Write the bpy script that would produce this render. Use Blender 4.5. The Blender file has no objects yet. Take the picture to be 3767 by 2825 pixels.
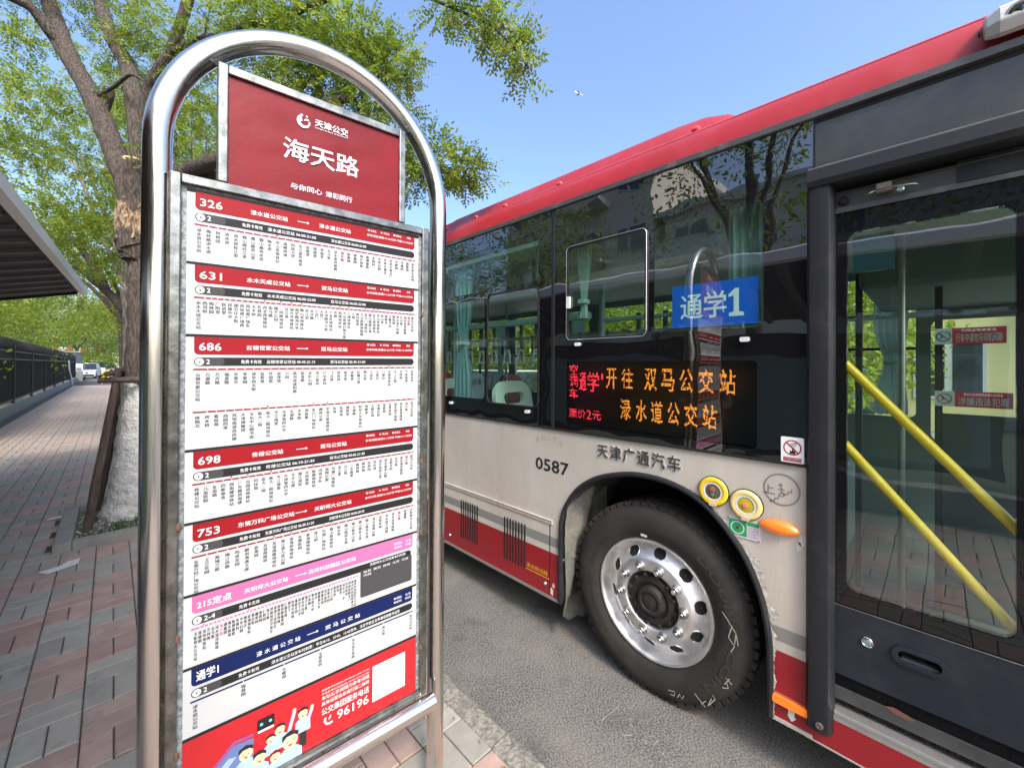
import bpy, bmesh, math, random
import numpy as np
from mathutils import Vector, Matrix, geometry
R = math.radians
rnd = random.Random(7)
SC = bpy.context.scene
COL = SC.collection

# ------------------------------------------------------------------ camera, sky, sun, exposure
cam_d = bpy.data.cameras.new('camera'); cam = bpy.data.objects.new('camera', cam_d); COL.objects.link(cam)
SC.camera = cam
cam_d.sensor_fit = 'HORIZONTAL'; cam_d.sensor_width = 36; cam_d.lens = 14.45
cam_d.shift_y = -0.0199; cam_d.clip_end = 6000; cam_d.clip_start = .05
yaw, pit, rol = R(44.2), R(.25), R(.3)
F = Vector((math.sin(yaw), math.cos(yaw), 0)); RT = Vector((math.cos(yaw), -math.sin(yaw), 0)); UP = Vector((0, 0, 1))
F2 = F*math.cos(pit)+UP*math.sin(pit); U2 = UP*math.cos(pit)-F*math.sin(pit)
R3 = RT*math.cos(rol)+U2*math.sin(rol); U3 = U2*math.cos(rol)-RT*math.sin(rol)
cam.matrix_world = Matrix(((R3.x, U3.x, -F2.x, 0), (R3.y, U3.y, -F2.y, 0), (R3.z, U3.z, -F2.z, 1.665), (0, 0, 0, 1)))

SUN_EL, SUN_AZ = 45.0, -158.0       # degrees above the horizon; azimuth from +Y towards +X
w = bpy.data.worlds.new('World'); SC.world = w; w.use_nodes = True
nt = w.node_tree; nt.nodes.clear()
sky = nt.nodes.new('ShaderNodeTexSky'); sky.sky_type = 'NISHITA'; sky.sun_disc = False
sky.sun_elevation = R(SUN_EL); sky.sun_rotation = R(SUN_AZ); sky.air_density = 1.0; sky.dust_density = 5.0; sky.ozone_density = 5.0
bg = nt.nodes.new('ShaderNodeBackground'); bg.inputs[1].default_value = .15
ow = nt.nodes.new('ShaderNodeOutputWorld'); nt.links.new(sky.outputs[0], bg.inputs[0]); nt.links.new(bg.outputs[0], ow.inputs[0])
sd = bpy.data.lights.new('sun', 'SUN'); sd.energy = 1.15; sd.angle = R(10); sd.color = (1, .90, .76)
sun = bpy.data.objects.new('sun', sd); COL.objects.link(sun)
sv = Vector((math.sin(R(SUN_AZ))*math.cos(R(SUN_EL)), math.cos(R(SUN_AZ))*math.cos(R(SUN_EL)), math.sin(R(SUN_EL))))
sun.rotation_euler = sv.to_track_quat('Z', 'Y').to_euler(); sun.location = sv*60
SC.view_settings.view_transform = 'Standard'; SC.view_settings.look = 'None'
SC.view_settings.exposure = 1.52; SC.view_settings.gamma = 1.0; SC.view_settings.use_curve_mapping = False
SC.cycles.max_bounces = 10; SC.cycles.transparent_max_bounces = 16; SC.cycles.use_denoising = True
SC.cycles.sample_clamp_indirect = 6

# ------------------------------------------------------------------ helpers: materials
def _nodes(name):
    m = bpy.data.materials.new(name); m.use_nodes = True; n = m.node_tree.nodes; n.clear()
    o = n.new('ShaderNodeOutputMaterial'); return m, n, m.node_tree.links, o
def _noise(n, l, scale, detail=4, stretch=None, rough=.6):
    g = n.new('ShaderNodeNewGeometry'); t = n.new('ShaderNodeTexNoise'); t.inputs['Scale'].default_value = scale
    t.inputs['Detail'].default_value = detail; t.inputs['Roughness'].default_value = rough
    if stretch:
        mp = n.new('ShaderNodeMapping'); mp.inputs['Scale'].default_value = stretch
        l.new(g.outputs['Position'], mp.inputs[0]); l.new(mp.outputs[0], t.inputs[0])
    else: l.new(g.outputs['Position'], t.inputs[0])
    return t
def _ramp(n, l, src, stops):
    r = n.new('ShaderNodeValToRGB'); e = r.color_ramp.elements
    while len(e) < len(stops): e.new(.5)
    for i, (p, c) in enumerate(stops): e[i].position = p; e[i].color = (*c, 1) if len(c) == 3 else c
    l.new(src, r.inputs[0]); return r
def _mixc(n, l, fac, a, b):
    m = n.new('ShaderNodeMix'); m.data_type = 'RGBA'
    if isinstance(fac, float): m.inputs[0].default_value = fac
    else: l.new(fac, m.inputs[0])
    for s, v in ((6, a), (7, b)):
        if isinstance(v, tuple): m.inputs[s].default_value = (*v, 1)
        else: l.new(v, m.inputs[s])
    return m.outputs[2]
def mat(name, col, rough=.5, metal=0., var=None, bump=None, coat=0., dirt=None, trans=0., rvar=None, stretch=None, objrand=0., spec=.5, emit=None, dirt2=None):
    """var=(scale, second colour[, lo, hi]); dirt=(scale, colour, lo, hi); bump=(scale, distance)"""
    m, n, l, o = _nodes(name)
    p = n.new('ShaderNodeBsdfPrincipled'); l.new(p.outputs[0], o.inputs[0])
    p.inputs['Roughness'].default_value = rough; p.inputs['Metallic'].default_value = metal
    p.inputs['Coat Weight'].default_value = coat; p.inputs['Coat Roughness'].default_value = .08
    p.inputs['Specular IOR Level'].default_value = spec
    c = tuple(col)
    if var:
        t = _noise(n, l, var[0], stretch=stretch); lo, hi = (var[2], var[3]) if len(var) > 2 else (.35, .65)
        r = _ramp(n, l, t.outputs[0], [(lo, (0, 0, 0)), (hi, (1, 1, 1))]); c = _mixc(n, l, r.outputs[0], c, tuple(var[1]))
    if objrand:
        oi = n.new('ShaderNodeObjectInfo'); hs = n.new('ShaderNodeHueSaturation'); mr = n.new('ShaderNodeMapRange')
        mr.inputs[3].default_value = 1-objrand; mr.inputs[4].default_value = 1+objrand
        l.new(oi.outputs['Random'], mr.inputs[0]); l.new(mr.outputs[0], hs.inputs['Value'])
        if isinstance(c, tuple): hs.inputs['Color'].default_value = (*c, 1)
        else: l.new(c, hs.inputs['Color'])
        c = hs.outputs[0]
    if dirt:
        t = _noise(n, l, dirt[0], 8, rough=.7); r = _ramp(n, l, t.outputs[0], [(dirt[2], (0, 0, 0)), (dirt[3], (1, 1, 1))])
        c = _mixc(n, l, r.outputs[0], c, tuple(dirt[1]))
    if dirt2:
        t = _noise(n, l, dirt2[0], 5, rough=.65); r = _ramp(n, l, t.outputs[0], [(dirt2[2], (0, 0, 0)), (dirt2[3], (1, 1, 1))])
        c = _mixc(n, l, r.outputs[0], c, tuple(dirt2[1]))
    if isinstance(c, tuple): p.inputs['Base Color'].default_value = (*c, 1)
    else: l.new(c, p.inputs['Base Color'])
    if rvar:
        t = _noise(n, l, rvar[0], 6, stretch=stretch); mr = n.new('ShaderNodeMapRange'); mr.inputs[1].default_value = .3; mr.inputs[2].default_value = .7
        mr.inputs[3].default_value = rvar[1]; mr.inputs[4].default_value = rvar[2]; l.new(t.outputs[0], mr.inputs[0]); l.new(mr.outputs[0], p.inputs['Roughness'])
    if bump:
        t = _noise(n, l, bump[0], 6, stretch=stretch); b = n.new('ShaderNodeBump'); b.inputs['Distance'].default_value = bump[1]
        l.new(t.outputs[0], b.inputs['Height']); l.new(b.outputs[0], p.inputs['Normal'])
    if emit: p.inputs['Emission Color'].default_value = (*emit[0], 1); p.inputs['Emission Strength'].default_value = emit[1]
    if trans:
        tr = n.new('ShaderNodeBsdfTranslucent'); mx = n.new('ShaderNodeMixShader'); mx.inputs[0].default_value = trans
        if isinstance(c, tuple): tr.inputs[0].default_value = (*c, 1)
        else: l.new(c, tr.inputs[0])
        l.new(p.outputs[0], mx.inputs[1]); l.new(tr.outputs[0], mx.inputs[2]); l.new(mx.outputs[0], o.inputs[0])
    return m
def glassy(name, tint=None, under=(.006, .006, .007), k=1.5, base=.03, rough=.0, wave=(2.2, .004)):
    """sheet glass: a see-through (tint) or opaque (under) layer below a mirror layer weighted by Fresnel"""
    m, n, l, o = _nodes(name)
    if tint: a = n.new('ShaderNodeBsdfTransparent'); a.inputs[0].default_value = (*tint, 1)
    else: a = n.new('ShaderNodeBsdfDiffuse'); a.inputs[0].default_value = (*under, 1)
    g = n.new('ShaderNodeBsdfGlossy'); g.inputs['Roughness'].default_value = rough; g.inputs[0].default_value = (.95, .97, 1, 1)
    # Schlick's law on |N.I|, the same from both sides of the sheet
    ge = n.new('ShaderNodeNewGeometry'); dt = n.new('ShaderNodeVectorMath'); dt.operation = 'DOT_PRODUCT'; l.new(ge.outputs['Normal'], dt.inputs[0]); l.new(ge.outputs['Incoming'], dt.inputs[1])
    ab = n.new('ShaderNodeMath'); ab.operation = 'ABSOLUTE'; l.new(dt.outputs['Value'], ab.inputs[0])
    om = n.new('ShaderNodeMath'); om.operation = 'SUBTRACT'; om.inputs[0].default_value = 1; l.new(ab.outputs[0], om.inputs[1])
    pw = n.new('ShaderNodeMath'); pw.operation = 'POWER'; pw.inputs[1].default_value = 5; l.new(om.outputs[0], pw.inputs[0])
    f = n.new('ShaderNodeMath'); f.operation = 'MULTIPLY_ADD'; f.inputs[1].default_value = .96; f.inputs[2].default_value = .04; l.new(pw.outputs[0], f.inputs[0])
    ma = n.new('ShaderNodeMath'); ma.operation = 'MULTIPLY_ADD'; ma.inputs[1].default_value = k; ma.inputs[2].default_value = base; ma.use_clamp = True
    mx = n.new('ShaderNodeMixShader'); l.new(f.outputs[0], ma.inputs[0]); l.new(ma.outputs[0], mx.inputs[0])
    l.new(a.outputs[0], mx.inputs[1]); l.new(g.outputs[0], mx.inputs[2]); l.new(mx.outputs[0], o.inputs[0])
    if wave:
        t = _noise(n, l, wave[0], 2); b = n.new('ShaderNodeBump'); b.inputs['Distance'].default_value = wave[1]
        l.new(t.outputs[0], b.inputs['Height']); l.new(b.outputs[0], g.inputs['Normal'])
    return m
def emis(name, col, s):
    m, n, l, o = _nodes(name); e = n.new('ShaderNodeEmission'); e.inputs[0].default_value = (*col, 1); e.inputs[1].default_value = s
    l.new(e.outputs[0], o.inputs[0]); return m

# ------------------------------------------------------------------ helpers: objects
WL = {}
def tag(o, label=None, cat=None, group=None, kind=None):
    for k, v in (('label', label), ('category', cat), ('group', group), ('kind', kind)):
        if v: o[k] = v
    return o
def thing(name, loc, label, cat, group=None):
    o = bpy.data.objects.new(name, None); COL.objects.link(o); o.location = loc; o.empty_display_size = .1
    WL[o.name] = Vector(loc); return tag(o, label, cat, group)
class MB:
    def __init__(s): s.v = []; s.f = []; s.m = []
    def add(s, vf, mi=0):
        v, f = vf; b = len(s.v); s.v += [tuple(p) for p in v]; s.f += [tuple(i+b for i in q) for q in f]; s.m += [mi]*len(f); return s
    def build(s, name, mats, parent=None, smooth=False, bevel=0, fix=True, auto=None):
        if not isinstance(mats, (list, tuple)): mats = [mats]
        V = np.array(s.v, dtype=float); c = (V.min(0)+V.max(0))/2; 
        me = bpy.data.meshes.new(name); me.from_pydata((V-c).tolist(), [], s.f)
        for m_ in mats: me.materials.append(m_)
        me.polygons.foreach_set('material_index', s.m)
        if fix:
            bm = bmesh.new(); bm.from_mesh(me); bmesh.ops.recalc_face_normals(bm, faces=bm.faces); bm.to_mesh(me); bm.free()
        if smooth:
            me.polygons.foreach_set('use_smooth', [True]*len(me.polygons))
            me.set_sharp_from_angle(angle=R(auto or 40))
        o = bpy.data.objects.new(name, me); COL.objects.link(o)
        c = Vector(c); WL[o.name] = c
        if parent: o.parent = parent; o.location = c-WL[parent.name]
        else: o.location = c
        if bevel:
            b = o.modifiers.new('edge', 'BEVEL'); b.width = bevel; b.segments = 2; b.limit_method = 'ANGLE'; b.angle_limit = R(50)
        return o
def mesh1(name, vf, m_, parent=None, **k): return MB().add(vf).build(name, m_, parent, **k)
ID = lambda x, y, z: (x, y, z)
def box(x0, x1, y0, y1, z0, z1, T=ID):
    v = [T(x, y, z) for x in (x0, x1) for y in (y0, y1) for z in (z0, z1)]
    return v, [(0, 1, 3, 2), (4, 6, 7, 5), (0, 4, 5, 1), (2, 3, 7, 6), (0, 2, 6, 4), (1, 5, 7, 3)]
def rr(u0, v0, u1, v1, r, n=5):
    if u1 < u0: u0, u1 = u1, u0
    if v1 < v0: v0, v1 = v1, v0
    L = []
    for cx, cy, a0 in ((u1-r, v1-r, 0), (u0+r, v1-r, 90), (u0+r, v0+r, 180), (u1-r, v0+r, 270)):
        for i in range(n+1): a = R(a0+90*i/n); L.append((cx+r*math.cos(a), cy+r*math.sin(a)))
    return L
def rect(u0, v0, u1, v1): return [(u0, v0), (u1, v0), (u1, v1), (u0, v1)]
def disc(cu, cv, r, n=28, ry=None): return [(cu+r*math.cos(2*math.pi*i/n), cv+(ry or r)*math.sin(2*math.pi*i/n)) for i in range(n)]
def plate(loops, place, w0, w1=None):
    """flat plate with holes; loops in (u,v); place(u,v,w) -> xyz; w0 front, w1 back"""
    pts = [p for L in loops for p in L]
    tri = geometry.tessellate_polygon([[Vector((p[0], p[1], 0)) for p in L] for L in loops])
    N = len(pts); v = [place(p[0], p[1], w0) for p in pts]; f = [tuple(t) for t in tri]
    if w1 is not None:
        v += [place(p[0], p[1], w1) for p in pts]; f += [tuple(i+N for i in reversed(t)) for t in tri]
        b = 0
        for L in loops:
            k = len(L)
            for i in range(k): a, c = b+i, b+(i+1) % k; f.append((a, c, c+N, a+N))
            b += k
    return v, f
def BX(u, v, w_): return (w_, u, v)            # plate standing in the bus side: u = Y, v = Z, w = X
def frame(pts):
    pts = [Vector(p) for p in pts]; T = []
    for i in range(len(pts)): a = pts[max(0, i-1)]; b = pts[min(len(pts)-1, i+1)]; T.append((b-a).normalized())
    n = T[0].orthogonal().normalized(); out = []
    for i, t in enumerate(T):
        n = (n-t*n.dot(t)).normalized(); out.append((pts[i], n, t.cross(n)))
    return out
def tube(pts, r, seg=12, cap=True, bumpy=0):
    fr = frame(pts); v = []; f = []
    for i, (p, a, b) in enumerate(fr):
        ri = r[i] if isinstance(r, (list, tuple)) else r
        for k in range(seg):
            t = 2*math.pi*k/seg; q = ri*(1+(rnd.uniform(-bumpy, bumpy) if bumpy else 0)); v.append(tuple(p+(a*math.cos(t)+b*math.sin(t))*q))
    for i in range(len(fr)-1):
        for k in range(seg): k2 = (k+1) % seg; f.append((i*seg+k, i*seg+k2, (i+1)*seg+k2, (i+1)*seg+k))
    if cap: f.append(tuple(reversed(range(seg)))); f.append(tuple((len(fr)-1)*seg+k for k in range(seg)))
    return v, f
def smooth(pts, rad=None, n=4):
    P = [Vector(p) for p in pts]; out = []; ro = []
    for i in range(len(P)-1):
        p0, p1, p2, p3 = P[max(0, i-1)], P[i], P[i+1], P[min(len(P)-1, i+2)]
        for k in range(n):
            t = k/n; out.append(.5*((2*p1)+(-p0+p2)*t+(2*p0-5*p1+4*p2-p3)*t*t+(-p0+3*p1-3*p2+p3)*t**3))
            if rad: ro.append(rad[i]*(1-t)+rad[i+1]*t)
    out.append(P[-1]); ro.append(rad[-1] if rad else 0)
    return (out, ro) if rad else out
def lathe(prof, place, seg=48, close=False):
    """prof: list of (r, w); place(a,b,w) -> xyz, a/b the plane of rotation"""
    v = []; f = []; n = len(prof)
    for k in range(seg):
        t = 2*math.pi*k/seg
        for r_, w_ in prof: v.append(place(r_*math.cos(t), r_*math.sin(t), w_))
    for k in range(seg):
        k2 = (k+1) % seg
        for i in range(n-1): f.append((k*n+i, k2*n+i, k2*n+i+1, k*n+i+1))
    return v, f
def ribbon(pts, wd, place, w0):
    """flat line of width wd through 2-D points"""
    P = [Vector(p) for p in pts]; v = []; f = []
    for i, p in enumerate(P):
        t = (P[min(i+1, len(P)-1)]-P[max(i-1, 0)]).normalized(); n = Vector((-t.y, t.x))*wd/2
        a, b = p+n, p-n; v += [place(a.x, a.y, w0), place(b.x, b.y, w0)]
    for i in range(len(P)-1): f.append((2*i, 2*i+1, 2*i+3, 2*i+2))
    return v, f
# ---- lettering
_G = {}
def glyphs(s, off=0., res=2):
    k = (s, off, res)
    if k not in _G:
        c = bpy.data.curves.new('lettering', 'FONT'); c.body = s; c.size = 1; c.resolution_u = res; c.offset = off
        o = bpy.data.objects.new('lettering', c); COL.objects.link(o)
        dg = bpy.context.evaluated_depsgraph_get(); me = bpy.data.meshes.new_from_object(o.evaluated_get(dg))
        V = np.array([(v.co.x, v.co.y) for v in me.vertices]).reshape(-1, 2); Fc = [tuple(p.vertices) for p in me.polygons]
        bpy.data.objects.remove(o); bpy.data.curves.remove(c); bpy.data.meshes.remove(me); _G[k] = (V, Fc)
    return _G[k]
def text_fit(s, u0, v0, u1, v1, place, w0, off=0., flip=1):
    """lettering scaled to fill the rectangle; flip=-1 when u runs right to left"""
    V, Fc = glyphs(s, 0)
    a = V.min(0); b = V.max(0); q = (V-a)/(b-a)
    if off <= .010: return [place(u0+(u1-u0)*x, v0+(v1-v0)*y, w0) for x, y in q], Fc
    # heavier weight: the same strokes again, each copy nudged and laid 0.02 mm over the last
    h = abs(v1-v0)/max(1e-9, (b-a)[1]/.92); dd = h*(off-.004)*.42; su = math.copysign(1, u1-u0); o0 = Vector(place(u0, v0, w0)); out = []; fo = []
    nx_, ny_ = Vector(place(u0+1, v0, w0))-o0, Vector(place(u0, v0+1, w0))-o0; nn = nx_.cross(ny_).normalized()
    if nn.dot(Vector(place(u0, v0, w0))-Vector((0, 0, 1.665))) > 0: nn = -nn
    for k, (ox, oy) in enumerate(((0, 0), (1, 0), (-1, 0), (0, .8), (0, -.8), (.7, .6), (-.7, -.6))):
        b0 = len(out); out += [tuple(Vector(place(u0+(u1-u0)*x*(1-2*dd/abs(u1-u0))+su*dd+ox*dd, v0+(v1-v0)*y*(1-2*dd/abs(v1-v0))+dd+oy*dd, w0))+nn*.00002*k) for x, y in q]; fo += [tuple(i+b0 for i in f) for f in Fc]
    return out, fo
def column_text(mb, s, u, vtop, cw, pitch, place, w0, off=0, mi=0):
    for i, ch in enumerate(s):
        V, Fc = glyphs(ch, off)
        for q in (0, 1): mb.add(([place(u+(x*.96+.05*q)*cw, vtop-pitch*(i+1)+.1*pitch+y*pitch*.93, w0+.00003*q) for x, y in V], Fc), mi)

# ------------------------------------------------------------------ materials
m_asph = mat('asphalt', (.060, .058, .055), .85, var=(115, (.235, .225, .21), .42, .58), dirt=(1.6, (.27, .25, .21), .42, .85), dirt2=(2.7, (.055, .053, .05), .57, .80), bump=(200, .008))
m_ground = mat('soil', (.09, .085, .06), .95, var=(3, (.05, .08, .03)))
m_sand = mat('joint_sand', (.07, .065, .058), .95, bump=(200, .002))
m_pred = mat('paver_red', (.33, .215, .185), .85, var=(9, (.40, .275, .235)), dirt2=(7, (.15, .13, .11), .60, .78), dirt=(2.3, (.31, .27, .225), .42, .8), bump=(220, .0016), objrand=.14)
m_pgrey = mat('paver_grey', (.27, .26, .225), .85, var=(9, (.33, .315, .27)), dirt2=(7, (.13, .125, .11), .60, .78), dirt=(2.3, (.32, .29, .25), .42, .8), bump=(220, .0016), objrand=.14)
m_kerb = mat('kerb_stone', (.30, .285, .245), .9, var=(60, (.17, .16, .14), .4, .6), dirt=(9, (.12, .115, .10), .5, .8), bump=(70, .010))
m_conc = mat('concrete', (.27, .26, .235), .9, var=(6, (.20, .195, .18)), bump=(60, .003))
m_steel = mat('brushed_steel', (.68, .65, .61), .16, 1, rvar=(20, .12, .22), stretch=(14, 14, .8))
m_galv = mat('galvanised_frame', (.13, .135, .125), .38, .95, var=(22, (.34, .34, .31), .35, .7), rvar=(18, .15, .35), dirt=(26, (.24, .17, .10), .66, .74), bump=(20, .0012))
m_back = mat('backing_strip', (.13, .15, .155), .6, .2, var=(90, (.30, .32, .33), .45, .6))
m_paper = mat('poster_white', (.53, .545, .54), .4, var=(3.2, (.47, .48, .475)), bump=(14, .0006), coat=.08)
m_pred2 = mat('print_red', (.26, .007, .012), .45, spec=.2, bump=(14, .0006))
m_pdark = mat('print_black', (.018, .018, .02), .5, spec=.2)
m_pdgrey = mat('print_dark_grey', (.055, .055, .057), .5, spec=.2)
m_ppink = mat('print_pink', (.50, .13, .29), .45, spec=.2)
m_pnavy = mat('print_navy', (.005, .013, .075), .45, spec=.2)
m_pwhite = mat('print_white', (.80, .80, .80), .4)
m_pgrey2 = mat('print_station_grey', (.045, .048, .055), .45)
m_pline = mat('print_line_maroon', (.22, .02, .04), .4)
m_sheet = mat('name_panel_red', (.20, .007, .011), .4, var=(3, (.14, .006, .009)), coat=.06, bump=(9, .0025), spec=.2)
m_red = mat('bus_red', (.34, .018, .024), .45, spec=.35, var=(1.3, (.29, .016, .022)), dirt=(3, (.38, .055, .06), .5, .9), rvar=(5, .35, .55))
m_dred = mat('skirt_red', (.26, .010, .016), .33, coat=.3, dirt=(5, (.20, .03, .03), .5, .9))
m_beige = mat('bus_champagne', (.60, .565, .50), .36, .25, coat=.35, var=(9, (.52, .485, .42), .45, .8), stretch=(1, 1, .10), dirt=(1.7, (.47, .43, .37), .42, .8), bump=(1.6, .006), rvar=(6, .25, .48))
m_stripe = mat('stripe_grey', (.235, .23, .215), .4, .2, coat=.2)
m_trim = mat('black_trim', (.016, .017, .020), .42, dirt=(5, (.045, .043, .042), .5, .85), spec=.3)
m_satin = mat('satin_grey_panel', (.045, .048, .052), .30, .2, dirt=(2.5, (.10, .10, .095), .4, .8), coat=.15, rvar=(4, .22, .42))
m_gutter = mat('gutter_grey', (.08, .08, .083), .45, .3, dirt=(9, (.22, .20, .17), .5, .8))
m_door = mat('door_panel', (.012, .016, .025), .38, dirt=(4, (.040, .044, .052), .45, .85), spec=.35, bump=(400, .0004))
m_frit = glassy('black_glass', None, k=2.0, base=.07, wave=(1.8, .0045))
m_frit2 = glassy('door_black_glass', None, k=.8, base=.0, wave=(1.8, .0045))
m_pane = glassy('tinted_pane', (.70, .88, .82), k=1.7, base=.07, wave=(1.8, .003))
m_pane2 = glassy('tinted_pane_far', (.95, .98, .96), k=.8, base=.02, wave=None)
m_alu = mat('polished_aluminium', (.90, .90, .90), .2, 1, rvar=(9, .38, .6), dirt=(7, (.50, .48, .45), .45, .8))
m_nut = mat('lug_nut', (.40, .40, .39), .35, .9, dirt=(60, (.2, .19, .17), .45, .7))
m_rubber = mat('tyre_rubber', (.024, .022, .020), .8, dirt=(6, (.055, .048, .040), .45, .85), spec=.3, bump=(120, .0008))
m_hub = mat('hub_iron', (.028, .024, .022), .6, .3, dirt=(40, (.07, .05, .04), .5, .8))
m_black = mat('matt_black', (.006, .006, .006), .8)
m_well = mat('wheel_well', (.05, .048, .042), .95, dirt=(7, (.14, .13, .105), .45, .7), bump=(12, .01))
m_flap = mat('mud_flap', (.11, .11, .095), .9, dirt=(9, (.20, .19, .16), .45, .7), bump=(20, .006))
m_amber = mat('amber_lens', (.85, .20, .012), .15, coat=1, bump=(160, .002), emit=((1, .2, .01), .08))
m_yel = mat('yellow_plastic', (.80, .55, .02), .3, coat=.6)
m_yel2 = mat('pale_yellow_plastic', (.80, .60, .24), .3, coat=.6)
m_bar = mat('yellow_bar', (.95, .53, .01), .35, coat=.3)
m_white = mat('white_plastic', (.62, .63, .62), .4, coat=.2)
m_dirtyw = mat('camera_housing', (.48, .47, .44), .45, dirt=(8, (.26, .25, .20), .5, .8))
m_silver = mat('silver_strip', (.62, .62, .60), .28, .8, dirt=(12, (.4, .39, .36), .5, .8))
m_chrome = mat('bright_metal', (.75, .75, .74), .15, 1)
m_green = mat('label_green', (.01, .30, .10), .4)
m_int = mat('bus_interior_wall', (.20, .26, .24), .6)
m_intd = mat('bus_interior_dark', (.06, .07, .07), .6)
m_intf = mat('bus_interior_floor', (.10, .12, .12), .7)
m_ceil = mat('bus_ceiling', (.26, .32, .30), .5)
m_rail = mat('grab_rail', (.42, .60, .56), .35)
m_seat = mat('seat_white', (.58, .62, .56), .4)
m_seatr = mat('seat_red', (.30, .03, .03), .4)
m_cur = mat('curtain_teal', (.22, .38, .42), .8, trans=.4)
m_curw = mat('curtain_pale', (.45, .60, .56), .8, trans=.4)
m_blue = mat('card_blue', (.012, .12, .62), .4, coat=.2)
m_ledbg = glassy('display_screen', (.14, .18, .18), k=1.0, base=.03, wave=(1.8, .003))
m_ledo = emis('led_orange', (1, .27, .03), 4)
m_ledr = emis('led_red', (1, .03, .05), 6.0)
m_bark = mat('bark', (.15, .12, .098), .95, var=(24, (.055, .043, .036), .38, .62), stretch=(2.4, 2.4, .45), bump=(26, .05))
m_bark2 = mat('bark_pale', (.36, .33, .29), .9, var=(10, (.17, .15, .13), .4, .6), stretch=(2, 2, .5), bump=(14, .03))
m_wash = mat('whitewash', (.66, .66, .63), .9, var=(16, (.52, .51, .47), .45, .65), bump=(14, .05), dirt=(12, (.28, .25, .2), .68, .75))
m_cut = mat('cut_wood', (.62, .40, .20), .8, var=(20, (.5, .3, .14)))
m_stake = mat('stake_wood', (.12, .085, .065), .9, var=(12, (.055, .04, .032)), stretch=(3, 3, .4), bump=(40, .01))
m_leafA = mat('leaf_sunny', (.36, .42, .045), .5, var=(3.2, (.20, .30, .035), .35, .6), trans=.6, spec=.3)
m_leafB = mat('leaf_deep', (.12, .20, .042), .5, var=(3.2, (.22, .30, .042), .4, .65), trans=.55, spec=.3)
m_leafC = mat('leaf_yellow', (.40, .42, .08), .5, var=(2.0, (.26, .34, .05), .35, .6), trans=.5, spec=.3)
m_fence = mat('fence_iron', (.022, .022, .024), .5)
m_fmesh = mat('fence_screen', (.020, .021, .022), .8, var=(30, (.045, .045, .045)))
m_roofw = mat('shelter_fascia', (.72, .71, .70), .35, coat=.2)
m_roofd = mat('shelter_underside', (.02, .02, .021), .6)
m_rib = mat('shelter_rib', (.10, .10, .10), .5)
m_carw = mat('car_white', (.72, .72, .72), .25, coat=.8)
m_cars = mat('car_silver', (.35, .36, .38), .3, .5, coat=.8)
m_carg = glassy('car_glass', None, under=(.015, .02, .02), wave=None)
m_wallw = mat('wall_white', (.62, .61, .58), .85, var=(1, (.55, .54, .51)))
m_awn = mat('awning_red', (.5, .05, .05), .7)
m_bldg = mat('building_render', (.66, .61, .52), .9, var=(.6, (.60, .56, .48)))
m_bldg2 = mat('building_yellow', (.70, .60, .30), .9)
m_win = glassy('building_window', None, under=(.03, .04, .05), wave=None)
m_grass = mat('grass', (.05, .12, .025), .8, trans=.3)
m_litter = mat('litter_paper', (.6, .6, .58), .8)
m_chalk = mat('chalk', (.30, .29, .27), .95, var=(60, (.14, .14, .13), .45, .55))

# ================================================================== GROUND
def struct(o): o['kind'] = 'structure'; return o
def sheet(name, x0, x1, y0, y1, z, m_): return struct(mesh1(name, ([(x0, y0, z), (x1, y0, z), (x1, y1, z), (x0, y1, z)], [(0, 1, 2, 3)]), m_, fix=False))
sheet('ground', -900, 900, -900, 1500, -.03, m_ground)
sheet('road', 1.16, 10.2, -80, 600, 0, m_asph)
sheet('side_road', -60, 1.16, 52, 150, -.004, m_asph)
walk = struct(mesh1('sidewalk', box(-2.06, 1.10, -9, 52, -.02, .106), m_sand))
bm_v = []
def brick_vf(lx, ly):
    c = .004; h = .0
    o = [(-lx/2, -ly/2), (lx/2, -ly/2), (lx/2, ly/2), (-lx/2, ly/2)]
    i = [(x-math.copysign(c, x), y-math.copysign(c, y)) for x, y in o]
    v = [(x, y, -.02) for x, y in o]+[(x, y, -.004) for x, y in o]+[(x, y, 0) for x, y in i]
    f = [(8, 9, 10, 11)]+[(a, (a+1) % 4, (a+1) % 4+4, a+4) for a in range(4)]+[(a+4, (a+1) % 4+4, (a+1) % 4+8, a+8) for a in range(4)]
    return v, f
CA = .2; g_ = .005
meshes = {}
def brick_mesh(kind, colr):
    if (kind, colr) not in meshes:
        v, f = brick_vf(CA-g_, CA/2-g_) if kind else brick_vf(CA/2-g_, CA-g_)
        me = bpy.data.meshes.new('brick'); me.from_pydata(v, [], f); me.materials.append((m_pgrey, m_pred)[colr]); meshes[(kind, colr)] = me
    return meshes[(kind, colr)]
PL = (-.34, .92, 4.96, 6.28)     # tree pit
C0 = Vector((0, 0, 1.665))
def inview(p, m_=1.0):
    d = Vector(p)-C0; z = d.dot(F)
    return z > .3 and abs(d.dot(RT)/z) < 1.25*m_ and d.z/z > -1.0*m_
near = []; far = {0: MB(), 1: MB()}
ix0, ix1 = int((-2.06+.085)/CA)-1, int((1.10+.085)/CA)
for iy in range(-30, 200):
    for ix in range(ix0, ix1+1):
        x = -.085+ix*CA; y = 2.649+iy*CA
        if x < -2.06 or x+CA > 1.118 or y < -5 or y > 41: continue
        kind = (iy+ix) % 2; colr = ((iy+ix*3+40) // 2) % 2
        if rnd.random() < .05: colr = 1-colr
        for h in (0, 1):
            cx, cy = (x+CA/2, y+CA*(.25+.5*h)) if kind else (x+CA*(.25+.5*h), y+CA/2)
            if PL[0]-.02 < cx < PL[1]+.02 and PL[2] < cy < PL[3]: continue
            z = .116+rnd.uniform(-.0015, .0015)
            near.append(((Vector((cx, cy, z))-C0).length, cx, cy, z, kind, colr, inview((cx, cy, z), 1.03)))
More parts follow.
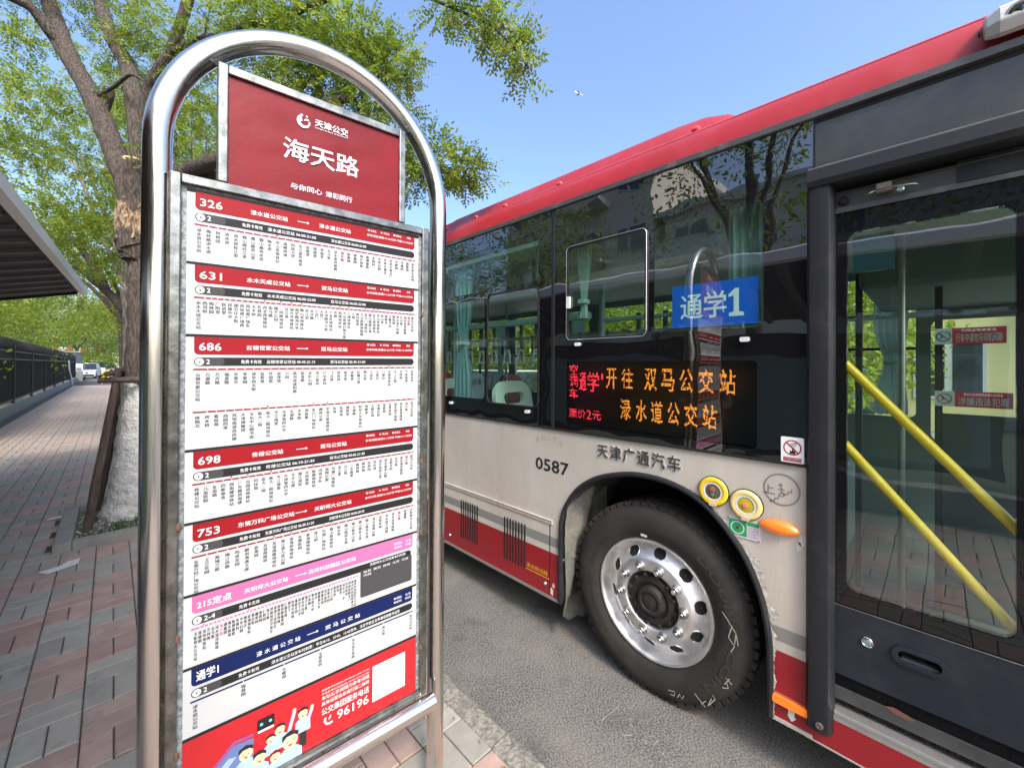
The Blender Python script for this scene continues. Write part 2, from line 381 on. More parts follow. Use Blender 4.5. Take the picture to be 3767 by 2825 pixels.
near.sort(key=lambda t: (not t[6], t[0]))
for i, (d, cx, cy, z, kind, colr, vis) in enumerate(near):
    if i < 300:
        o = bpy.data.objects.new('paving_brick', brick_mesh(kind, colr)); COL.objects.link(o); o.parent = walk
        o.location = Vector((cx, cy, z))-WL['sidewalk']; o.rotation_euler = (rnd.uniform(-.012, .012), rnd.uniform(-.012, .012), rnd.uniform(-.01, .01))
    else:
        me = brick_mesh(kind, colr); t = rnd.uniform(-.01, .01)
        far[colr].add(([(v.co.x+cx, v.co.y+cy, v.co.z+z+t*v.co.x) for v in me.vertices], [tuple(p.vertices) for p in me.polygons]))
for k in (0, 1): tag(far[k].build('brick_paving', (m_pgrey, m_pred)[k], walk, fix=False), kind='stuff')

kerb = struct(mesh1('kerb', box(1.112, 1.19, -12, 120, -.02, .06), m_conc))
def kerb_stone(y0, y1, seed):
    r_ = random.Random(seed); bm = bmesh.new(); n = int((y1-y0)/.03)
    prof = [(1.104, -.01), (1.104, .108), (1.112, .121), (1.15, .125), (1.195, .122), (1.209, .112), (1.216, .09), (1.222, -.01)]
    rows = []
    for i in range(n+1):
        y = y0+.004+(y1-y0-.008)*i/n; row = []
        for j, (x, z) in enumerate(prof):
            k = .006 if j in (4, 5, 6) else .0025
            chip = -.012 if (j in (4, 5) and r_.random() < .10) else 0
            row.append(bm.verts.new((x+r_.uniform(-k, k)+chip*.6, y, z+r_.uniform(-k, k)*.7+chip)))
        rows.append(row)
    for i in range(n):
        for j in range(len(prof)-1): bm.faces.new((rows[i][j], rows[i+1][j], rows[i+1][j+1], rows[i][j+1]))
    bm.faces.new(rows[0]); bm.faces.new(rows[-1][::-1]); bm.verts.index_update()
    vf = ([tuple(v.co) for v in bm.verts], [tuple(v.index for v in f.verts) for f in bm.faces]); bm.free()
    return vf
yy = -2.45
while yy < 30:
    L_ = .74; mesh1('kerb_stone', kerb_stone(yy, yy+L_, int(yy*50)), m_kerb, kerb); yy += L_
# opposite kerb and verge
struct(mesh1('far_kerb', box(10.2, 10.35, -80, 300, -.02, .13), m_conc)); struct(mesh1('far_pavement', box(10.35, 14, -80, 300, -.02, .125), m_conc))
# chalk survey marks on the asphalt
mb = MB(); GP = lambda x, y, z: (x, y, z)
def pr(pts, wd=.006):
    mb.add(ribbon(pts, wd, GP, .003))
def gpos(sx, sy, z=0):   # helper numbers measured once from the photograph's perspective
    d = R3*((sx-1883.5)/1512)-U3*((sy-1337.6)/1512)+F2; t = (z-1.665)/d.z; return (d.x*t, d.y*t)
for s_ in ([(2210, 2655), (2245, 2625), (2280, 2598)], [(2292, 2650), (2330, 2645), (2318, 2665), (2337, 2685), (2330, 2705), (2300, 2706), (2275, 2690)],
           [(2372, 2705), (2400, 2712), (2418, 2728), (2405, 2742), (2380, 2735), (2366, 2720), (2372, 2705)], [(2430, 2785), (2445, 2765), (2455, 2775)], [(2385, 2815), (2400, 2822)]):
    pr([gpos(*p) for p in s_])
struct(mb.build('chalk_mark', m_chalk, fix=False))

# ================================================================== BUS
bus = thing('city_bus', (3.18, 2.5, 0), 'red and champagne city bus standing at the kerb, route board lit in its side window', 'bus')
X = 1.93
HY, HZ = 1.0, .48          # front wheel hub
YF, YR = -1.75, 9.2        # front and rear end
def bpart(name, vf, m_, **k): return mesh1(name, vf, m_, bus, **k)
# --- lower side: bands cut round the wheel arches
def arch_pts(cy):
    a = [(1.555, .25), (1.555, .62)]
    P = [(1.555, .25), (1.556, .66), (1.543, .76), (1.52, .83), (1.449, .935), (1.36, 1.01), (1.25, 1.065), (1.09, 1.107), (.95, 1.112), (.83, 1.09), (.731, 1.045), (.64, .965), (.557, .856), (.50, .72), (.472, .58), (.465, .44), (.466, .25)]
    return [(y-1.01+cy, z) for y, z in P]
def arch_z(y, cy):
    P = sorted(arch_pts(cy)); 
    if y <= P[0][0]+1e-6 or y >= P[-1][0]-1e-6: return None
    Q = [p for p in P if p[1] > .26 or True]
    for i in range(len(Q)-1):
        if Q[i][0] <= y <= Q[i+1][0] and Q[i+1][0]-Q[i][0] > 1e-6:
            t = (y-Q[i][0])/(Q[i+1][0]-Q[i][0]); return Q[i][1]+t*(Q[i+1][1]-Q[i][1])
CY2 = 6.6
def band(name, m_, y0, y1, z0, z1, x=X, th=.012, **k):
    arcs = []
    for cy in (1.01, CY2):
        if y0 < cy-.5 and y1 > cy+.5 and z0 < 1.11: arcs.append(cy)
    # outline walking the lower edge with arch cut-outs
    out = [(y0, z1), (y0, z0)]
    segs = []
    def xs(cy, z):
        P = arch_pts(cy); r_ = []
        for i in range(len(P)-1):
            a, b = P[i], P[i+1]
            if (a[1]-z)*(b[1]-z) < 0 or (b[1] == z): r_.append(a[0]+(b[0]-a[0])*(z-a[1])/(b[1]-a[1]) if b[1] != a[1] else a[0])
        return min(r_), max(r_)
    pieces = [[y0, z0, y1]]; polys = []
    if not arcs: return bpart(name, plate([rect(y0, z0, y1, z1)], BX, x, x+th), m_, **k)
    if z1 <= 1.10:      # the arch splits the band
        res = []; edges = [[(y0, z0), (y0, z1)]]
        for i, cy in enumerate(arcs):
            lo0, hi0 = xs(cy, max(z0, .2501)); lo1, hi1 = xs(cy, z1)
            mid = [p for p in arch_pts(cy) if z0 < p[1] < z1]
            right = sorted([p for p in mid if p[0] < cy], key=lambda p: p[1]); left = sorted([p for p in mid if p[0] > cy], key=lambda p: p[1])
            E = edges[-1]; res.append([E[0], (lo0, z0)]+right+[(lo1, z1)]+E[:0:-1]); edges.append([(hi0, z0)]+left+[(hi1, z1)])
        E = edges[-1]; res.append([E[0], (y1, z0), (y1, z1)]+E[:0:-1])
        o = None
        for p in res: o = bpart(name, plate([p], BX, x, x+th), m_, **k)
        return o
    poly = [(y0, z1), (y0, z0)]
    for cy in arcs:
        lo0, hi0 = xs(cy, z0); mid = [p for p in arch_pts(cy) if p[1] > z0]
        poly += [(lo0, z0)]+sorted(mid, key=lambda p: p[0])+[(hi0, z0)]
    poly += [(y1, z0), (y1, z1)]
    return bpart(name, plate([poly], BX, x, x+th), m_, **k)
DY = .345                       # rear edge of the door strip
band('side_panel', m_beige, DY, YR, .621, 1.282)
band('stripe', m_stripe, DY, YR, .563, .621)
band('lower_panel', m_beige, DY, YR, .524, .563)
band('skirt_panel', m_dred, DY, YR, .258, .524)
# hatch seam, crease rail, bottom edge strip
bpart('hatch_rail', box(X-.008, X, 1.62, 5.9, .697, .712), m_beige, bevel=.003)
bpart('hatch_rail', box(X-.012, X, 1.62, 5.9, .716, .724), m_beige, bevel=.003)
bpart('panel_seam', box(X-.0015, X+.01, 1.640, 1.6455, .262, .695), m_black)
bpart('panel_seam', box(X-.0015, X+.01, 2.800, 2.8055, .262, .695), m_black)
bpart('skirt_edge', box(X-.004, X+.02, 1.56, 6.04, .240, .2575), m_stripe)
bpart('skirt_edge', box(X-.004, X+.02, DY-.02, .465, .243, .2575), m_beige)
# louvres
for y0, y1 in ((2.341, 2.531), (1.856, 2.046), (3.6, 3.8), (4.1, 4.3)):
    for i in range(8):
        y = y0+(y1-y0)*i/7; bpart('louvre', plate([rr(y-.0055, .350, y+.0055, .634, .005, 3)], BX, X-.003, X+.004), m_black)
for y, z in ((1.681, .318), (2.68, .319), (2.84, .319)):
    bpart('bolt', lathe([(0.001, -.008), (.008, -.008), (.012, -.004), (.013, 0)], lambda a, b, w_, y=y, z=z: (X+w_, y+a, z+b), 14), m_chrome, smooth=True)
# worn paint and filler along the front edge of the wheel arch
mb = MB(); r2 = random.Random(3)
ap = arch_pts(1.01)
edge = [p for p in ap if p[0] < .9]
for i in range(len(edge)-1):
    a, b = edge[i], edge[i+1]; n = max(2, int(math.dist(a, b)/.02))
    for k in range(n):
        t = k/n; y = a[0]+(b[0]-a[0])*t; z = a[1]+(b[1]-a[1])*t; wd = r2.uniform(.012, .04)*(1.3 if z > .6 else .8)
        q = [(y-wd*r2.uniform(.6, 1), z-.013), (y-wd*r2.uniform(.7, 1.2), z+.004), (y-wd*.5, z+.02), (y+.0, z+.014), (y+.0, z-.014)]
        mb.add(([BX(u, v, X-.0012-.0001*(i*9+k)) for u, v in q], [(0, 1, 2, 3, 4)]))
m_filler = mat('worn_filler', (.56, .53, .47), .85, var=(40, (.36, .34, .30), .4, .6), bump=(60, .008))
mb.build('worn_paint_edge', m_filler, bus)
mb = MB(); 
for y, z, s_ in ((1.625, .29, .018), (1.612, .33, .012), (.36, .985, .02), (.37, .96, .014)):
    mb.add(([BX(y+s_*math.cos(t)*r2.uniform(.5, 1.1), z+s_*1.5*math.sin(t)*r2.uniform(.5, 1.1), X-.0016) for t in np.linspace(0, 6.28, 11)[:-1]], [tuple(range(10))]))
mb.build('paint_chip', mat('chipped_primer', (.6, .58, .5), .8), bus)
# wheel arch lips, wells
for cy in (1.01, CY2):
    P = [(X-.004, y, z) for y, z in arch_pts(cy)]
    P2 = smooth(P, n=3)
    bpart('wheel_arch_lip', tube(P2, .014, 8), m_trim, smooth=True)
    V = []; Fq = []
    for i, p in enumerate(P2): V += [(X+.012, p.y, p.z), (X+.55, p.y, p.z)]
    for i in range(len(P2)-1): Fq.append((2*i, 2*i+1, 2*i+3, 2*i+2))
    bpart('wheel_well', (V, Fq), m_well, fix=False)
    bpart('well_back', plate([rect(cy-.56, .15, cy+.56, 1.12)], BX, X+.551, X+.56), m_black)
# wheels
WP = lambda cy, x0: (lambda a, b, w_: (x0+w_, cy+a, HZ+b))
def wheel(cy, x0, detail):
    pl = WP(cy, x0)
    prof = [(.300, .012), (.305, -.002), (.325, -.016), (.36, -.026), (.40, -.028), (.432, -.022), (.452, -.008), (.462, .010), (.472, .022), (.479, .034), (.479, .075), (.470, .078), (.470, .088), (.479, .091), (.479, .14), (.470, .143), (.470, .153), (.479, .156), (.479, .22), (.46, .25), (.30, .26)]
    ty = mesh1('wheel', lathe(prof, pl, 96), m_rubber, bus, smooth=True, auto=35)
    mb = MB()
    for k in range(60):
        t = 2*math.pi*k/60; c, s = math.cos(t), math.sin(t)
        def T(x, y, z, c=c, s=s): return pl(c*y-s*z, s*y+c*z, x)
        mb.add(box(.004, .075, .4585, .4815, -.016, .016, T))
    mb.build('tread_block', m_rubber, ty)
    rim = [(.160, .035), (.139, .03), (.139, -.002), (.143, -.010), (.150, -.012), (.196, -.010), (.206, -.004), (.216, .010), (.236, .028), (.256, .042), (.268, .044), (.276, .036), (.283, .012), (.287, -.006), (.293, -.012), (.300, -.012), (.303, -.004), (.303, .01)]
    mesh1('rim', lathe(rim, pl, 96), m_alu, ty, smooth=True, auto=50)
    for k in range(10):
        t = 2*math.pi*(k+.5)/10+.12; c, s = math.cos(t), math.sin(t); nx = .77; nr = .64   # normal tilt of the cone
        def HP(a, b, w_, c=c, s=s):
            r_ = .2355+a*nx; xx = .0275+a*nr-w_; return pl(c*r_-s*b, s*r_+c*b, xx)
        mesh1('hand_hole', lathe([(.001, .0025), (.0310, .0025), (.0318, .0015)], HP, 24), m_black, ty, fix=False)
        mesh1('hole_edge', lathe([(.0310, .0012), (.0320, .0032), (.0338, .0030), (.0355, .0008)], HP, 24), m_alu, ty, smooth=True)
        t = 2*math.pi*k/10-.05; c, s = math.cos(t), math.sin(t)
        def LP(a, b, w_, c=c, s=s): return pl(c*.1675+a, s*.1675+b, w_)
        mesh1('lug_nut', lathe([(.0245, -.010), (.0240, -.016), (.0205, -.019), (.0195, -.034), (.0165, -.037), (.0150, -.040)], LP, 6 if False else 18), m_nut, ty, smooth=True)
        mesh1('stud', lathe([(.0001, -.050), (.0105, -.050), (.012, -.048), (.012, -.036)], LP, 14), m_chrome, ty, smooth=True)
    mesh1('hub', lathe([(.138, .03), (.138, .018), (.118, .012), (.114, -.004), (.090, -.008), (.086, .004), (.074, .004), (.070, -.020), (.066, -.030), (.056, -.034), (.048, -.034), (.046, -.026), (.034, -.026), (.032, -.030), (.001, -.032)], pl, 48), m_hub, ty, smooth=True)
    for k in range(12):
        t = 2*math.pi*k/12+.2; c, s = math.cos(t), math.sin(t)
        def LP(a, b, w_, c=c, s=s): return pl(c*.1205+a, s*.1205+b, w_)
        mesh1('hub_bolt', lathe([(.0001, -.010), (.0085, -.010), (.010, -.007), (.012, .012)], LP, 8), m_hub, ty, smooth=True)
    return ty
w1 = wheel(HY, 1.975, 1); wheel(CY2-.01, 1.975, 0)
# raised lettering and chalk scribbles on the front tyre
def tyre_text(s_, a0, a1, r0, r1, m_, off, x=1.9455, name='tyre_lettering'):
    V, Fc = glyphs(s_, off); a = V.min(0); b = V.max(0); q = (V-a)/(b-a)
    mesh1(name, ([(x, HY-(r0+(r1-r0)*v)*math.cos(R(a0+(a1-a0)*u)), HZ+(r0+(r1-r0)*v)*math.sin(R(a0+(a1-a0)*u))) for u, v in q], Fc), m_, w1, fix=False)
m_let = mat('tyre_raised', (.033, .030, .028), .7)
tyre_text('DOUBLE', 52, 0, .372, .408, m_let, .03); tyre_text('COIN', -8, -46, .372, .408, m_let, .03)
tyre_text('TUBELESS', 168, 132, .345, .362, m_let, .01); tyre_text('275/70R22.5', -132, -176, .345, .362, m_let, .01)
mb = MB(); CP = lambda u, v, w_: (w_, HY-u, HZ+v)
for s_ in ([(.345, .10), (.40, .03), (.395, -.02)], [(.385, .055), (.37, .0), (.395, -.03), (.38, -.06)], [(.41, -.02), (.40, .03)],
           [(.36, -.185), (.385, -.20)], [(.355, -.215), (.375, -.18)], [(.345, -.235), (.37, -.225), (.365, -.205)],
           [(.225, -.33), (.275, -.365)], [(.255, -.36), (.275, -.335), (.285, -.35), (.30, -.31)], [(.29, -.345), (.315, -.305), (.305, -.29)],
           [(.10, -.385), (.13, -.375), (.13, -.395), (.11, -.40)], [(.145, -.395), (.155, -.372), (.165, -.392), (.175, -.37)]):
    mb.add(ribbon(s_, .0035, CP, 1.9452))
tag(mb.build('chalk_scribble', mat('tyre_chalk', (.42, .38, .33), .9), w1, fix=False), kind='stuff')
mesh1('balance_label', plate([rect(HY+.055, HZ+.312, HY+.02, HZ+.325)], BX, 1.957), mat('label_pale', (.5, .5, .48), .6), w1, fix=False)
# mud flap behind the wheel
mb = MB(); V = []; Fq = []; r2 = random.Random(11); nz = 22; ny = 8
for i in range(nz+1):
    z = .98-.88*i/nz
    for j in range(ny+1):
        x = X+.005+.36*j/ny; V.append((x, 1.535-.06*(1-i/nz)+.03*math.sin(j*1.1+i*.25)+.05*(i/nz)**2+r2.uniform(-.003, .003), z+(r2.uniform(-.035, .01) if i == nz else 0)))
for i in range(nz):
    for j in range(ny): Fq.append((i*(ny+1)+j, i*(ny+1)+j+1, (i+1)*(ny+1)+j+1, (i+1)*(ny+1)+j))
mesh1('mud_flap', (V, Fq), m_flap, bus, smooth=True, fix=False)
bpart('flap_tie', tube([(X+.0, 1.555, .50), (X+.06, 1.49, .53), (X+.16, 1.47, .55)], .006, 6), m_flap)

# --- printed and fixed items on the lower side
bpart('fleet_number', text_fit('0587', 1.765, 1.012, 1.500, 1.090, BX, X-.0012, .06), m_pdark, fix=False)
for i, ch in enumerate('天津广通汽车'):
    V, Fc = glyphs(ch, .012); u0 = 1.299-i*.0795; u1 = u0-.070; x0 = X-.004
    vf = [BX(u0+(u1-u0)*p[0], 1.166+.072*(p[1]+.08)/.93, X-.0065) for p in V]
    me = bpy.data.meshes.new('badge'); me.from_pydata(vf, [], Fc); bm = bmesh.new(); bm.from_mesh(me)
    bmesh.ops.remove_doubles(bm, verts=bm.verts, dist=1e-6)
    r_ = bmesh.ops.extrude_face_region(bm, geom=list(bm.faces)); bmesh.ops.translate(bm, verts=[g for g in r_['geom'] if isinstance(g, bmesh.types.BMVert)], vec=(.006, 0, 0))
    bm.verts.index_update(); vf = ([tuple(v.co) for v in bm.verts], [tuple(v.index for v in f.verts) for f in bm.faces]); bm.free(); bpy.data.meshes.remove(me)
    bpart('badge_character', vf, m_chrome)
m_ghost = mat('ghost_lettering', (.40, .375, .32), .5)
for i, ch in enumerate('通第二客运'):
    t = (i-2)/2; V, Fc = glyphs(ch, .01); cy = 1.655-t*.095; cz = 1.222-.022*t*t; an = -t*.35
    bpart('ghost_character', ([BX(cy-((p[0]-.5)*math.cos(an)-(p[1]-.38)*math.sin(an))*.04, cz+((p[0]-.5)*math.sin(an)+(p[1]-.38)*math.cos(an))*.04, X-.001) for p in V], Fc), m_ghost, fix=False)
bpart('wading_line_lettering', text_fit('涉水标记线', 1.838, .369, 1.660, .399, BX, X-.0012, .01), mat('print_yellow', (.75, .48, .02), .5), fix=False)
bpart('wading_line', plate([rect(1.845, .3545, 1.640, .3585)], BX, X-.0014), bpy.data.materials['print_yellow'], fix=False)
def ring(name, cy, cz, r0, r1, m_, w0, parent=bus, seg=40):
    return mesh1(name, lathe([(r0, w0), (r1, w0)], lambda a, b, w_: (w_, cy+a, cz+b), seg), m_, parent, fix=False)
def button_lamp(cy, cz, m_ring, m_lens, m_dot, lens2=None):
    pl = lambda a, b, w_: (X-w_, cy+a, cz+b)
    o = mesh1('door_button', lathe([(.063, 0), (.062, .012), (.056, .016), (.040, .0165), (.038, .0135)], pl, 40), m_ring, bus, smooth=True, auto=60)
    mesh1('seal', lathe([(.062, 0), (.0655, .001), (.0655, .007), (.062, .009)], pl, 40), m_black, o)
    mesh1('white_ring', lathe([(.0405, .0172), (.034, .0172), (.033, .014)], pl, 40), m_white, o)
    mesh1('lens', lathe([(.0335, .0145), (.02, .0165), (.0001, .017)], pl, 32), m_lens, o, smooth=True)
    mesh1('button', lathe([(.011, .017), (.011, .021), (.0001, .022)], lambda a, b, w_: (X-w_, cy+a, cz+b+(.010 if lens2 else 0)), 24), m_dot, o, smooth=True)
    if lens2: mesh1('button', lathe([(.008, .017), (.008, .020), (.0001, .021)], lambda a, b, w_: (X-w_, cy+a, cz+b-.012), 24), lens2, o)
    mesh1('tab', plate([rr(cy-.016, cz-.064, cy+.016, cz-.050, .006)], lambda u, v, w_: (X-w_, u, v), .0178, .010), mat('tab_pinkish', (.55, .42, .36), .5), o)
button_lamp(.687, 1.110, m_yel, mat('lens_dark', (.10, .09, .06), .15, coat=.6), mat('button_dull_red', (.32, .10, .07), .4), mat('button_dull_green', (.05, .22, .13), .4))
button_lamp(.555, 1.082, m_yel2, mat('lens_olive', (.42, .36, .02), .25, coat=.4), mat('button_coral', (.75, .22, .13), .4))
g = bpart('instruction_plate', plate([rr(.628, .938, .503, 1.016, .003)], BX, X-.004, X), mat('plate_pale', (.55, .52, .54), .35))
for nm, r_, mm, w_ in (('green_field', rect(.624, .945, .553, 1.010), m_green, -.0046), ('green_header', rect(.550, .995, .507, 1.011), m_green, -.0046)):
    mesh1(nm, plate([r_], BX, X+w_), mm, g, fix=False)
ring('white_circle', .5885, .9765, .023, .027, m_white, X-.0052, g); ring('red_dot', .5885, .9765, 0.0001, .0065, m_pred2, X-.0054, g)
for i, s_ in enumerate(('请勿打开', '紧急情况使用', '开启车门', '向外推门')): mesh1('plate_lettering', text_fit(s_, .547, .984-i*.012, .509, .991-i*.012, BX, X-.0052), mat('print_mauve', (.38, .26, .36), .6) if not i else bpy.data.materials['print_mauve'], g, fix=False)
for y, z in ((.624, 1.012), (.507, .942), (.624, .942), (.507, 1.012)): mesh1('rivet', lathe([(.0001, .0065), (.003, .006), (.0035, .004)], lambda a, b, w_, y=y, z=z: (X-w_, y+a, z+b), 8), m_chrome, g)
# amber indicator: a leaf-shaped dome
V = []; Fq = []; n1, n2 = 40, 8
for j in range(n2+1):
    s_ = math.cos(j/n2*math.pi/2); h = math.sin(j/n2*math.pi/2)*.028
    for i in range(n1):
        t = 2*math.pi*i/n1; u = math.cos(t); v = math.copysign(abs(math.sin(t))**1.25, math.sin(t))
        V.append((X-.002-h, .4355-u*s_*.0735, 1.020+v*s_*.030+.0))
for j in range(n2):
    for i in range(n1): i2 = (i+1) % n1; Fq.append((j*n1+i, j*n1+i2, (j+1)*n1+i2, (j+1)*n1+i))
bpart('indicator_lamp', (V, Fq), m_amber, smooth=True)
# boarding emblem
mb = MB(); ring('boarding_emblem', .4285, 1.172, .058, .0645, m_stripe, X-.0011)
EM = [[(.475, 1.185), (.475, 1.150)], [(.475, 1.172), (.455, 1.172)], [(.492, 1.150), (.450, 1.150)],
      [(.437, 1.150), (.428, 1.160), (.430, 1.178), (.441, 1.170)], [(.430, 1.178), (.418, 1.170)], [(.428, 1.160), (.418, 1.158), (.419, 1.147)],
      [(.466, 1.122), (.452, 1.122), (.452, 1.134), (.438, 1.134), (.438, 1.146), (.422, 1.146), (.422, 1.157), (.406, 1.157), (.406, 1.168), (.394, 1.168), (.394, 1.180)], [(.466, 1.122), (.466, 1.112)]]
for s_ in EM: mb.add(ribbon(s_, .005, BX, X-.0011))
mb.add(plate([disc(.431, 1.190, .007, 14)], BX, X-.0011)); mb.build('boarding_pictogram', m_stripe, bus, fix=False)
# fire sticker on the black glass
g = bpart('fire_sticker', plate([rr(.429, 1.288, .352, 1.388, .005)], BX, X-.0085, X-.0078), mat('sticker_white', (.75, .75, .75), .4))
ring('ban_ring', .3905, 1.3465, .026, .0305, m_pred2, X-.0090, g)
m_st = MB(); m_st.add(ribbon([(.412, 1.368), (.369, 1.325)], .005, BX, X-.0092)); m_st.add(plate([rect(.421, 1.292, .360, 1.309)], BX, X-.0090)); m_st.build('ban_bar', m_pred2, g, fix=False)
mb = MB(); mb.add(([BX(*p, X-.0088) for p in ((.400, 1.322), (.398, 1.338), (.393, 1.331), (.390, 1.346), (.385, 1.333), (.381, 1.340), (.380, 1.322))], [(0, 1, 2, 3, 4, 5, 6)]))
for k in range(5): mb.add(([BX(*p, X-.0088) for p in ((.404, 1.362-.002*k), (.372+.003*k, 1.370-.006*k), (.371+.003*k, 1.367-.006*k))], [(0, 1, 2)]))
mb.build('flame_print', m_pdark, g, fix=False)
for i, s_ in enumerate(('严禁携带易燃易爆品', 'No carrying flammable', 'and explosive materials')): mesh1('sticker_lettering', text_fit(s_, .419, .0+1.304-i*.0055, .362, 1.3080-i*.0055, BX, X-.0093), bpy.data.materials['sticker_white'], g, fix=False)
# side reflector and arrow
g = bpart('side_reflector', plate([rr(.455, .322, .337, .352, .006)], BX, X-.018, X), m_amber, bevel=.003)
mesh1('reflector_base', plate([rr(.459, .319, .333, .357, .006)], BX, X-.006, X+.002), mat('reflector_base_red', (.35, .10, .07), .5), g)
mb = MB(); mb.add(([BX(*p, X-.0013) for p in ((.405, .322), (.382, .318), (.383, .290), (.376, .287), (.392, .268), (.407, .287), (.403, .290))], [tuple(range(7))])); mb.build('arrow_mark', m_white, bus, fix=False)

# --- window band: black glass with clear openings
Z0, Z1 = 1.284, 2.612
XB = X-.006
def glass_unit(y0, y1, holes):
    return bpart('window_glass', plate([rect(y0, Z0, y1, Z1)]+[h for h in holes], BX, XB, XB+.006), m_frit)
unitA = [rr(1.745, 1.405, 2.228, 2.158, .03), rr(2.262, 1.420, 2.88, 2.145, .04), rr(1.745, 2.20, 2.88, 2.50, .03)]
unitB = [rr(1.018, 1.826, 1.505, 2.352, .022), rr(.492, 1.830, .972, 2.352, .03), rr(.515, 1.322, 1.520, 1.690, .02)]
glass_unit(DY-.02, 1.607, unitB); glass_unit(1.635, 2.99, unitA)
unitC = [[(u+1.39*k, v) for u, v in h] for k in (1, 2, 3, 4) for h in unitA]
for k in (1, 2, 3, 4): glass_unit(1.635+1.39*k, 2.99+1.39*k, [[(u+1.39*k, v) for u, v in h] for h in unitA])
for y in [1.6095+1.39*k+(0 if k == 0 else -.008) for k in range(5)]: bpart('window_divider', box(XB-.004, XB+.01, y, y+.024, Z0, Z1), m_trim, bevel=.002)
for h in unitB+unitA: bpart('window_pane', plate([h], BX, XB+.004), m_pane if h is not unitB[2] else m_ledbg, fix=False)
for k in (1, 2, 3, 4):
    for h in unitA: bpart('window_pane', plate([[(u+1.39*k, v) for u, v in h]], BX, XB+.004), m_pane, fix=False)
# slider frames
def rim_frame(name, y0, z0, y1, z1, r, wd, x0, x1, m_, par=bus):
    return mesh1(name, plate([rr(y0-wd, z0-wd, y1+wd, z1+wd, r+wd), rr(y0, z0, y1, z1, r)], BX, x0, x1), m_, par)
rim_frame('sliding_frame', 1.018, 1.826, 1.505, 2.352, .022, .010, XB-.006, XB+.001, m_trim)
rim_frame('sliding_frame', 1.745, 1.405, 2.228, 2.158, .03, .010, XB-.006, XB+.001, m_trim)
bpart('silver_bead', tube([BX(y, z, XB-.007) for y, z in rr(1.008, 1.816, 1.515, 2.362, .03)+[(1.515-0, 2.362-.03)]], .0018, 5), m_silver)
for y, z in ((1.433, 1.788), (.561, 1.780), (1.829, 1.368), (2.66, 1.368)): bpart('window_latch', plate([rr(y-.017, z-.010, y+.017, z+.010, .006)], BX, XB-.014, XB), m_white, bevel=.003)
bpart('slider_catch', plate([rr(1.488, 2.0, 1.512, 2.07, .003)], BX, XB-.012, XB), m_white)
bpart('sill_strip', box(X-.010, X, DY, YR, 1.276, 1.287), m_black)

# --- roof: gutter, red cove, raised ridge, pods
def extrude_y(prof, y0, y1, ny=1, jog=None):
    V = []; Fq = []; n = len(prof)
    for i in range(ny+1):
        y = y0+(y1-y0)*i/ny
        for x, z in prof: V.append((x, y, z))
    for i in range(ny):
        for j in range(n-1): Fq.append((i*n+j, i*n+j+1, (i+1)*n+j+1, (i+1)*n+j))
    return V, Fq
XC = 3.18
def mirror(prof): return prof+[(2*XC-x, z) for x, z in reversed(prof)]
bpart('gutter', extrude_y([(X-.002, 2.612), (X-.020, 2.616), (X-.020, 2.640), (X+.004, 2.6435), (X+.02, 2.6435)], YF, YR), m_gutter)
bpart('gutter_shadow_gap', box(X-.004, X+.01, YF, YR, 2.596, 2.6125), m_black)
cove = smooth([(1.938, 0, 2.642), (1.950, 0, 2.690), (1.975, 0, 2.745), (2.012, 0, 2.788), (2.040, 0, 2.806)], n=4)
cove = [(p.x, p.z) for p in cove]
bpart('roof_cove', extrude_y(cove, YF, YR, 40), m_red, smooth=True, fix=False)
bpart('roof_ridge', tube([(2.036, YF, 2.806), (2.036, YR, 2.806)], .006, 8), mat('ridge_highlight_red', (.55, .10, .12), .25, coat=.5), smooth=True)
bpart('roof', extrude_y(mirror([(2.040, 2.803), (2.10, 2.815), (2.25, 2.85), (2.6, 2.90), (XC, 2.93)]), YF, YR), m_red, smooth=True, fix=False)
# long roof fairing with rounded front end
V = []; Fq = []; st = [(.50, .0), (.53, .05), (.58, .25), (.65, .55), (.74, .82), (.85, .96), (1.0, 1.0), (3.05, 1.0)]
pr_ = [(2.075, 2.808), (2.10, 2.835), (2.15, 2.885), (2.20, 2.955), (2.25, 2.995), (2.33, 3.02), (2.6, 3.06), (XC, 3.08)]
pr_ = mirror(pr_)
for y, k in st:
    for x, z in pr_: V.append((XC+(x-XC)*(.93+.07*k if k < 1 else 1), y, 2.806+(z-2.806)*k))
n = len(pr_)
for i in range(len(st)-1):
    for j in range(n-1): Fq.append((i*n+j, i*n+j+1, (i+1)*n+j+1, (i+1)*n+j))
bpart('roof_fairing', (V, Fq), m_red, smooth=True, fix=False)
V = []; Fq = []
st2 = [(3.06, .94), (3.07, 1.0), (6.0, 1.0)]
for y, k in st2:
    for x, z in pr_: V.append((x, y, 2.806+(z-2.806)*k*.95))
for i in range(len(st2)-1):
    for j in range(n-1): Fq.append((i*n+j, i*n+j+1, (i+1)*n+j+1, (i+1)*n+j))
bpart('roof_fairing', (V, Fq), m_red, smooth=True, fix=False)
V = []; Fq = []
for i in range(13):
    t = i/12; y = 3.35+2.6*t; k = math.sin(math.pi*min(1, max(0, t)))**.45 if 0 < t < 1 else 0
    for j in range(17):
        s_ = j/16; x = 2.26+(2*XC-2.26*2)*s_; V.append((x, y, 2.98+.20*k*(math.sin(math.pi*s_)**.35 if 0 < s_ < 1 else 0)))
for i in range(12):
    for j in range(16): Fq.append((i*17+j, i*17+j+1, (i+1)*17+j+1, (i+1)*17+j))
bpart('air_conditioner_cover', (V, Fq), m_red, smooth=True, fix=False)
